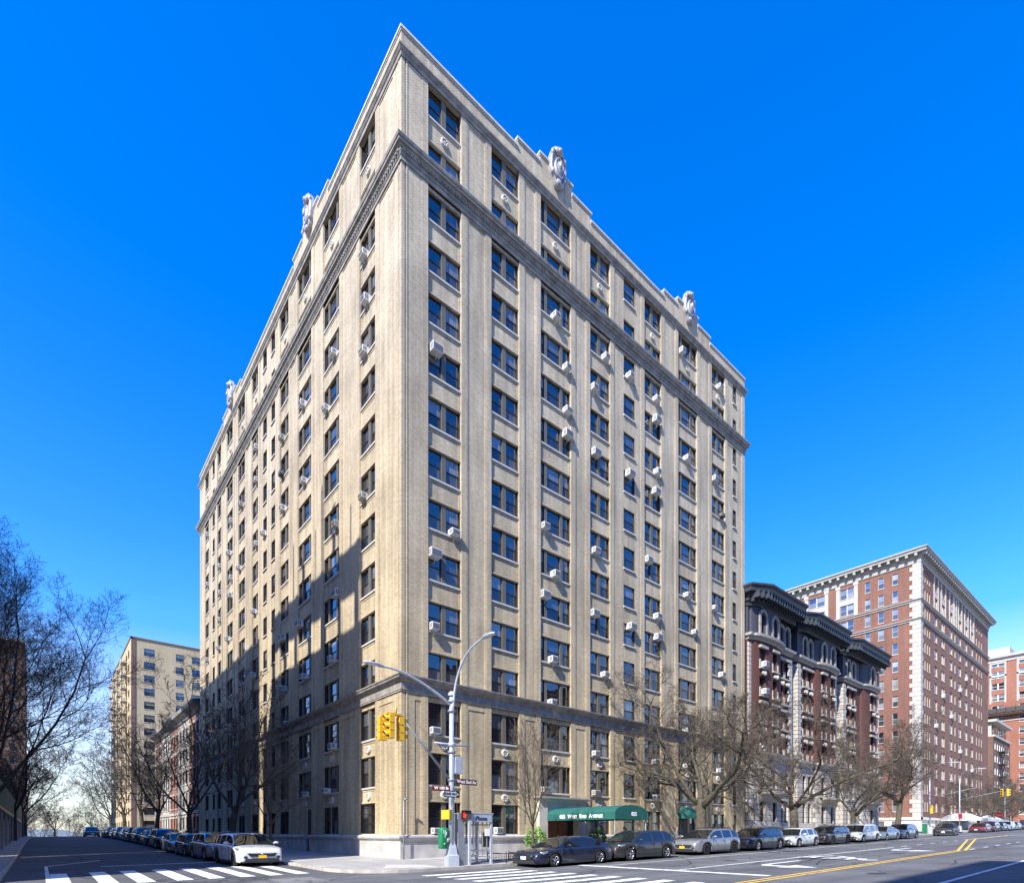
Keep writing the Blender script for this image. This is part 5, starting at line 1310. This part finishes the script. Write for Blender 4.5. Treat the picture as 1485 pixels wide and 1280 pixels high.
    for s in (-1,1): fr.ball((.02,s*hw*.70,gc+.27),.05,.10,.07,n=10,m=6)
    for k in range(3): fr.box(-.042,-.036,-hw*.55,hw*.55,fz-.16-k*.045,fz-.15-k*.045)
    for k in range(4): pass
    chrome=MB(); chrome.box(-.032,-.02,-hw*.5,hw*.5,fz-.185,fz-.17); chrome.ball((-.03,0,fz-.16),.02,.07,.05,n=10,m=6)
    plate=MB(); plate.box(-.045,-.03,-.16,.16,gc+.22,gc+.37)
    rplate=MB(); rplate.box(L+.01,L+.02,-.16,.16,.72,.86)
    hl=MB(); tl=MB()
    for s in (-1,1):
        n=9; rows=[]
        for k in range(n+1):
            t=k/n; x=.02+.50*t; w=wat(x)*(1.004); y=w*(.60+.385*min(1,t*1.7)) ; zt=lerpt(x,K['sh'])+.01-.0*t; h_=.17*(1-.5*t)
            rows.append([(x-.035*(1-t),s*y,zt-h_),(x-.05*(1-t),s*(y+.008),zt-h_*.4),(x-.015*(1-t),s*y*.985,zt+.01)])
        hl.grid(rows,0,True)
        rows=[]
        for k in range(6):
            t=k/5; x=L-.30+.29*t; w=wat(x)*1.006; y=w*(.985-.12*max(0,t-.5)); zt=lerpt(x,K['sh'])-.02; rows.append([(x,s*y,zt-.17),(x+.005,s*y*1.004,zt-.08),(x,s*y,zt)])
        tl.grid(rows,0,True)
        tl.box(L-.02,L+.012,min(s*hw*.5,s*hw*.78),max(s*hw*.5,s*hw*.78),lerpt(L-.06,K['sh'])-.16,lerpt(L-.06,K['sh'])-.03)
    mir=MB(); mx=K['belt'][0]+.12
    for s in (-1,1):
        mir.ball((mx,s*(hw+.10),lerpt(mx,K['deck'])+.07),.08,.12,.075,n=10,m=6)
        mir.tube([(mx,s*hw*.86,lerpt(mx,K['deck'])+.0),(mx,s*(hw+.05),lerpt(mx,K['deck'])+.05)],.03,5)
    lines=MB()
    for x in (K['belt'][0]+.12,K['pil'][0][0]+.05,K['pil'][-1][0]+.1 if len(K['pil'])>1 else K['belt'][1]-.2):
        for s in (-1,1):
            w=wat(x); lines.box(x-.006,x+.006,min(s*w*.99,s*w*1.004),max(s*w*.99,s*w*1.004),gc+.14,lerpt(x,K['sh'])-.05)
    hnd=MB()
    for x in (K['pil'][0][0]-.2,K['pil'][0][0]+.85):
        for s in (-1,1): w=wat(x); hnd.box(x,x+.17,min(s*w*.98,s*w*1.02),max(s*w*.98,s*w*1.02),lerpt(x,K['sh'])-.13,lerpt(x,K['sh'])-.10)
    S=(SX,SY,SZ)
    def mk(b,n,m,merge=True): return b.mesh(n,[m],S,merge)
    rr_=K['r']
    ty=MB(); ty.lathe([(rr_*.66,-.10),(rr_*.93,-.115),(rr_,-.08),(rr_,.08),(rr_*.93,.10),(rr_*.66,.10)],n=28,axis='y',sx=1.18,sz=1.09)
    tyme=ty.mesh('tyre',['tyre'])
    ri=MB(); ri.lathe([(rr_*.70,-.10),(rr_*.64,-.095),(rr_*.62,-.02)],n=28,axis='y',sx=1.18,sz=1.09)
    for k in range(5):
        a=2*math.pi*k/5+.3
        for da in (-.16,.16):
            p0=(rr_*.10*math.cos(a),-.085,rr_*.10*math.sin(a)); p1=(rr_*.66*math.cos(a+da),-.098,rr_*.66*math.sin(a+da))
            ri.tube([(p0[0]*1.18,p0[1],p0[2]*1.09),(p1[0]*1.18,p1[1],p1[2]*1.09)],[.03,.022],4)
    ri.lathe([(.06,-.06),(.06,-.11),(.001,-.115)],n=10,axis='y'); rime=ri.mesh('rim',['rim']); 
    di=MB(); di.lathe([(rr_*.64,-.03),(.001,-.03)],n=20,axis='y',sx=1.18,sz=1.09); dime=di.mesh('brake_disc',['plastic'])
    CM[kind]=dict(body=mk(body,'body','white'),cabin=mk(cab,'roof_and_pillars','white',True),glass=mk(gl,'window_glass','cglass',True),trim=mk(trim,'lower_trim','plastic'),grille=mk(fr,'grille','plastic'),chrome=mk(chrome,'emblem','rim'),plate=mk(plate,'licence_plate','letter'),rplate=mk(rplate,'rear_plate','letter'),head=mk(hl,'headlights','lamp'),tailm=mk(tl,'tail_lights','tail'),mir=mk(mir,'mirrors','white'),lines=mk(lines,'door_seam','plastic'),hnd=mk(hnd,'door_handle','plastic'),ty=tyme,ri=rime,di=dime,K=K)
    return CM[kind]
PAINT={}
def obj_mat(o,mat):
    o.material_slots[0].link='OBJECT'; o.material_slots[0].material=mat
def car(kind,label,x,y,rz,paint,plate='letter',rim='rim',group='cars parked along the kerb',cat='car',roofrack=False,name='parked_car',zoff=0):
    """x,y: centre of the front bumper; the car runs along local +x behind it"""
    P=car_parts(kind); K=P['K']; L=K['L']*SX
    ca,sa=math.cos(rz),math.sin(rz)
    zf=G(x,y)-.15; xr,yr=x+ca*L,y+sa*L; zr=G(xr,yr)-.15
    t=empty(name,label,cat,(x,y,zf+zoff),rz,group); t.rotation_euler=(0,-math.atan2(zr-zf,L),rz)
    for key,n in (('body','body'),('cabin','roof_and_pillars'),('glass','window_glass'),('trim','lower_trim'),('grille','grille'),('chrome','emblem'),('plate','licence_plate'),('rplate','licence_plate'),('lines','door_seams'),('hnd','door_handles')):
        o=link(n,P[key],t)
        if key in('body','cabin','hnd'): obj_mat(o,paint)
        if key in('plate','rplate') and plate!='letter': obj_mat(o,M[plate])
    # split the paired parts: one object for each lamp, mirror
    for key,n in (('head','headlight'),('tailm','tail_light'),('mir','wing_mirror')):
        for s in (0,1):
            k2=(kind,key,s)
            if k2 not in TM:
                src=P[key]; bm=bmesh.new(); bm.from_mesh(src); bmesh.ops.delete(bm,geom=[v for v in bm.verts if (v.co.y>0)==(s==0)],context='VERTS'); me=bpy.data.meshes.new(n); bm.to_mesh(me); bm.free(); me.materials.append(src.materials[0]); TM[k2]=me
            o=link(n,TM[k2],t)
            if key=='mir': obj_mat(o,paint)
    for wx in (K['w1'],K['w2']):
        for s in (-1,1):
            w=link('wheel',P['ty'],t,(wx*SX,s*(K['W']/2-.095)*SY,K['r']*SZ),0 if s==-1 else math.pi)
            o=link('rim',P['ri'],w); link('brake_disc',P['di'],w)
            if rim!='rim': obj_mat(o,M[rim])
    if roofrack:
        zt=K['H']+.02
        for s in (-1,1):
            m=MB(); ym_=K['W']/2*.60; m.tube([((K['ws']+.1)*SX,s*ym_*SY,(zt-.03)*SZ),((K['ws']+.3)*SX,s*ym_*SY,(zt+.03)*SZ),((K['rw']-.3)*SX,s*ym_*SY,(zt+.02)*SZ),((K['rw']-.05)*SX,s*ym_*SY,(zt-.05)*SZ)],.022,5); m.build('roof_rail',['rim' if roofrack==1 else 'plastic'],t)
    return t
cp=lambda n,c,m=.35,r=.3: carpaint(n,c,m,r)
navy=cp('navy_paint',(.010,.013,.030),.1); dgrey=cp('dark_grey_paint',(.028,.026,.027),.1); silver=cp('silver_paint',(.26,.27,.29),.4); dblue=cp('dark_blue_paint',(.010,.020,.045),.1); pearl=cp('white_car_paint',(.62,.64,.66),.05); blackp=cp('black_paint',(.010,.010,.012),.0); creamc=cp('cream_white_paint',(.68,.66,.60),.0); lblue=cp('light_blue_silver_paint',(.20,.25,.30),.4); sblue=cp('steel_blue_paint',(.13,.18,.25),.6); redp=cp('red_car_paint',(.22,.01,.015),.2); maroonp=cp('maroon_paint',(.09,.01,.02),.3); greyp=cp('grey_paint',(.13,.135,.145),.5)
CY=-8.35
def rowcar(kind,label,wx,paint,**k):   # wx: world x of the front wheel, nose towards -x
    return car(kind,label,wx-KINDS[kind]['w1']*SX,CY,0,paint,**k)
AV='cars parked on the avenue'
rowcar('sedan','navy blue sedan parked nearest the corner beside the phone booth',4.05,navy,group=AV)
rowcar('suv','dark grey suv parked right behind the navy sedan, below the green canopy end',10.4,dgrey,group=AV)
rowcar('suv','silver suv with yellow plate and roof rails, parked in front of the side door',18.9,silver,plate='amberp',rim='rimd',roofrack=2,group=AV)
rowcar('suv','dark blue suv parked just before the end of the tan building',26.3,dblue,group=AV)
rowcar('mini','small white hatchback parked before the maroon pavilions',33.8,pearl,group=AV)
rowcar('suv','black suv parked between the small white hatchback and the cream minivan',40.9,blackp,rim='rimd',roofrack=2,group=AV)
rowcar('van','cream white minivan parked before the middle maroon pavilion',48.9,creamc,group=AV,roofrack=1)
rowcar('sedan','pale blue-silver sedan parked behind the cream minivan',56.2,lblue,group=AV)
rowcar('suv','steel blue suv parked behind the pale blue-silver sedan, under the leaning tree',63.2,sblue,group=AV)
car('suv','large black suv waiting at the next side street corner',78.5,-9.6,.12,blackp,group=AV)
for k,(x,pt,kd,lb) in enumerate([(104,redp,'sedan','bright red sedan, first parked car past the next crossing'),(110.8,maroonp,'suv','maroon suv parked second past the next crossing'),(118,dblue,'sedan','dark blue sedan parked third past the next crossing'),(125,pearl,'suv','white suv parked fourth past the next crossing'),(132,silver,'sedan','silver sedan parked fifth past the next crossing'),(139,maroonp,'sedan','dark red sedan parked sixth past the next crossing'),(146,blackp,'suv','black suv parked last in the far avenue row')]):
    car(kd,lb,x,CY,0,pt,group='far cars on the avenue')
# side street row, noses towards the corner
CXs=-7.85
def lcar(kind,label,y,paint,**k): return car(kind,label,CXs,y,math.pi/2,paint,group='cars parked on the side street',**k)
lcar('suv','white suv with yellow plate and black bumper, front car of the side street row',1.2,pearl,plate='amberp',rim='rimd',roofrack=2)
lcar('suv','silver suv parked second in the side street row, behind the white suv',8.3,silver,roofrack=1)
lcar('mini','dark blue compact parked third in the side street row',15.3,dblue)
lcar('sedan','grey silver sedan parked fourth in the side street row',21.6,silver)
lcar('suv','maroon suv parked fifth in the side street row',28.6,maroonp)
lcar('sedan','black sedan parked sixth in the side street row',35.6,blackp)
lcar('suv','grey suv parked seventh in the side street row',42.6,greyp)
lcar('suv','dark suv parked eighth in the side street row',49.6,dgrey)
lcar('sedan','white sedan parked ninth in the side street row',56.6,pearl)
lcar('suv','silver grey suv parked tenth in the side street row',63.4,greyp)
lcar('sedan','blue sedan parked eleventh in the side street row',70.6,dblue)
lcar('suv','black suv parked twelfth in the side street row',77.5,blackp)
lcar('sedan','silver sedan parked last in the side street row',84.8,silver)
car('van','dark green van driving away over the crest of the side street',-9.6,100,math.pi/2,cp('dark_green_paint',(.02,.035,.03)),group='cars on the side street crest')
# ------------------------------------------------------------------ two people on the pavement
def person(x,y,rz,label,coat,legs=True):
    t=empty('person',label,'person',(x,y,G(x,y)),rz)
    Jt={'pel':(0,0,.98,.17),'abd':(0,0,1.16,.16),'che':(0,.0,1.38,.19),'nek':(0,-.01,1.56,.075),'nk2':(0,-.01,1.62,.065),'hd1':(0,-.02,1.70,.095),'hd2':(0,-.01,1.80,.085),
        'shl':(-.20,0,1.48,.085),'ell':(-.27,.02,1.20,.062),'wrl':(-.25,-.12,.98,.042),'hal':(-.24,-.16,.92,.045),'shr':(.20,0,1.48,.085),'elr':(.27,.02,1.20,.062),'wrr':(.24,-.14,1.0,.042),'har':(.23,-.18,.94,.045),
        'hpl':(-.10,0,.90,.12),'knl':(-.11,-.06,.50,.075),'anl':(-.11,.03,.10,.05),'tol':(-.11,-.13,.05,.045),'hpr':(.10,0,.90,.12),'knr':(.11,.04,.50,.075),'anr':(.11,.14,.10,.05),'tor':(.11,-.02,.05,.045)}
    E=[('pel','abd'),('abd','che'),('che','nek'),('nek','nk2'),('nk2','hd1'),('hd1','hd2'),('che','shl'),('shl','ell'),('ell','wrl'),('wrl','hal'),('che','shr'),('shr','elr'),('elr','wrr'),('wrr','har'),('pel','hpl'),('hpl','knl'),('knl','anl'),('anl','tol'),('pel','hpr'),('hpr','knr'),('knr','anr'),('anr','tor')]
    ks=list(Jt); me=bpy.data.meshes.new('body'); me.from_pydata([Jt[k][:3] for k in ks],[(ks.index(a),ks.index(b)) for a,b in E],[])
    o=bpy.data.objects.new('tmp_body',me); col.objects.link(o)
    md=o.modifiers.new('s','SKIN'); 
    for i,k in enumerate(ks): me.skin_vertices[0].data[i].radius=(Jt[k][3],Jt[k][3]*.85)
    me.skin_vertices[0].data[0].use_root=True
    o.modifiers.new('u','SUBSURF').levels=2
    dg=bpy.context.evaluated_depsgraph_get(); bm_=bpy.data.meshes.new_from_object(o.evaluated_get(dg)); bpy.data.objects.remove(o)
    bm_.materials.clear(); bm_.materials.append(M[coat]); bm_.materials.append(M['trouser']); bm_.materials.append(M['skin']); bm_.materials.append(M['hair'])
    for p in bm_.polygons:
        c=p.center; p.use_smooth=True
        p.material_index=1 if c.z<.86 else (3 if c.z>1.74 or (c.z>1.66 and c.y>.01) else (2 if c.z>1.57 or (abs(c.x)>.2 and c.z<.99) else 0))
    bm_.name='body'; link('body',bm_,t)
    m=MB()
    for s in (-1,1): m.ball((s*.033,-.105,1.715),.012,.008,.009,n=8,m=5)
    m.build('eyes',['dark'],t)
    m=MB(); m.ball((0,-.118,1.69),.014,.018,.02,n=8,m=5); m.build('nose',['skin'],t)
    m=MB(); m.ball((0,-.01,1.79),.105,.11,.075,n=14,m=8); m.build('cap',['hair'],t)
    return t
person(22.6,-4.6,.5,'person in a grey coat and cap walking behind the parked silver suv','coat')
person(14.9,-5.4,-1.2,'person with a dark coat standing at the end of the green canopy','trouser')
# ------------------------------------------------------------------ next intersection: signals, posts, small signs
def far_post(x,y,label,arm=-1,al=5.5,lamp=True,h=9):
    p=empty('signal_post',label,'street lamp',(x,y,G(x,y)))
    m=MB(); m.tube([(0,0,0),(0,0,h)],[.11,.07],8); m.build('pole',['steel'],p)
    m=MB(); m.lathe([(.34,0),(.34,.7),(.2,1.0)],n=8); m.build('pole_base',['steel'],p)
    m=MB(); m.tube([(0,0,5.4),(0,arm*al,6.6)],[.06,.035],6); m.build('signal_arm',['galvd'],p)
    if lamp:
        m=MB(); m.tube(arcpts((0,0,h-.4),(0,arm*.2,h+1.8),(0,arm*2.8,h+1.5),10),.035,6); m.build('lamp_arm',['galvd'],p)
        m=MB(); m.box(-.15,.15,-.5,.5,-.06,.06); m.build('lamp_head',['steel'],p,(0,arm*3.0,h+1.48))
    return p
far_post(86.3,-6.2,'grey signal post on the near corner of the next side street')
far_post(102.8,-6.4,'pale signal post with long arm on the far corner of the next side street')
far_post(140,-6.4,'distant pale street lamp post far down the avenue',h=8)
signal('traffic_signal','yellow traffic signal hanging over the avenue at the next crossing',102.8,-11.9,G(102,-6)+5.6,-math.pi/2)
signal('traffic_signal','second yellow traffic signal turned sideways at the next crossing',102.8,-12.6,G(102,-6)+5.6,.3)
signal('traffic_signal','yellow signal low on the near post of the next crossing',85.6,-6.6,G(86,-6)+2.9,math.pi*.5)
m=MB(); m.box(-.3,.3,-.25,.25,0,1.4); m.box(-.33,.33,-.28,.28,1.4,1.48); m.box(-.2,.2,-.262,-.25,.9,1.2,1)
o=m.build('post_box',['greenp','dark'],None,(84.9,-5.9,G(85,-6))); tag(o,'dark green mail box standing beside the near post of the next crossing','mail box')
for k in range(2):
    m=MB(); m.lathe([(.3,0),(.36,.9),(.34,1.0),(.001,1.02)],n=12); tag(m.build('litter_bin',['steel'],None,(101.6+1.9*k,-5.4,G(102,-5))),['grey metal litter bin on the far corner of the next crossing','second grey metal litter bin, further from the camera, on the far corner'][k],'bin')
sign('warning_sign','small red stop-style sign on the far corner of the next crossing',.75,.75,'tail',(101.8,-6.7,G(102,-6)+2.6),-.6,'',.2)
m=MB(); m.tube([(0,0,0),(0,0,3.0)],.04,6); tag(m.build('sign_post',['galvd'],None,(101.8,-6.63,G(102,-6))),'thin grey sign post on the far corner of the next crossing','post')
# iron fence before the maroon pavilions
fe=empty('iron_fence','low black iron area fence in front of the ornate maroon pavilions','fence',(43.4,-1.9,0))
m=MB()
for k in range(200):
    x=k*.2; z=G(43.4+x,-2); m.box(x,x+.03,0,.03,z,z+1.15)
for z0 in (.15,1.0):
    for k in range(20): x=k*2; m.box(x,x+2,0,.04,G(44.4+x,-2)+z0,G(44.4+x,-2)+z0+.05)
m.build('railing',['black'],fe,merge=False)
# ------------------------------------------------------------------ light, sky, camera
el=rad(42); hd=Vector((.937,.347,0)).normalized()
d=Vector((hd.x*math.cos(el),hd.y*math.cos(el),-math.sin(el)))
sl=bpy.data.lights.new('sun','SUN'); sl.energy=3.2; sl.angle=rad(.5); sl.color=(1,.96,.89)
so=bpy.data.objects.new('sun',sl); col.objects.link(so); so.rotation_euler=d.to_track_quat('-Z','Y').to_euler(); so.location=(-30,-30,60)
w=bpy.data.worlds.new('World'); sc.world=w; w.use_nodes=True; nt=w.node_tree
sky=N(nt,'ShaderNodeTexSky',sky_type='NISHITA'); sky.sun_disc=False; sky.sun_elevation=el; sky.sun_rotation=math.atan2(-hd.x,-hd.y); sky.altitude=0; sky.air_density=1.0; sky.dust_density=.25; sky.ozone_density=3.0
hs=N(nt,'ShaderNodeHueSaturation'); hs.inputs['Saturation'].default_value=1.42; hs.inputs['Hue'].default_value=.516; hs.inputs['Value'].default_value=1.04
bg=nt.nodes['Background']; bg.inputs['Strength'].default_value=.15
tcw=N(nt,'ShaderNodeTexCoord'); sx_=N(nt,'ShaderNodeSeparateXYZ'); nt.links.new(tcw.outputs['Generated'],sx_.inputs[0])
mrs=N(nt,'ShaderNodeMapRange'); mrs.inputs[1].default_value=.0; mrs.inputs[2].default_value=.30; mrs.inputs[3].default_value=.55; mrs.inputs[4].default_value=1.42
nt.links.new(sx_.outputs[2],mrs.inputs[0]); nt.links.new(mrs.outputs[0],hs.inputs['Saturation'])
mrv=N(nt,'ShaderNodeMapRange'); mrv.inputs[1].default_value=.0; mrv.inputs[2].default_value=.32; mrv.inputs[3].default_value=.42; mrv.inputs[4].default_value=1.06
nt.links.new(sx_.outputs[2],mrv.inputs[0]); nt.links.new(mrv.outputs[0],hs.inputs['Value'])
nt.links.new(sky.outputs[0],hs.inputs['Color']); nt.links.new(hs.outputs[0],bg.inputs['Color'])
cam=bpy.data.cameras.new('camera'); co=bpy.data.objects.new('camera',cam); col.objects.link(co); sc.camera=co
cam.sensor_width=36; cam.sensor_fit='HORIZONTAL'; cam.lens=818.8/1485*36; cam.shift_y=(1210-640)/1485; cam.clip_end=6000; cam.clip_start=.1
co.location=(-17.18,-31.25,1.496); co.rotation_euler=(math.pi/2,0,-math.atan2(.6413,.7672))
sc.unit_settings.scale_length=.86
vs=sc.view_settings; vs.view_transform='Standard'; vs.look='None'; vs.exposure=1.40; vs.gamma=1
sc.cycles.max_bounces=6; sc.cycles.diffuse_bounces=3; sc.cycles.glossy_bounces=3; sc.cycles.use_denoising=True
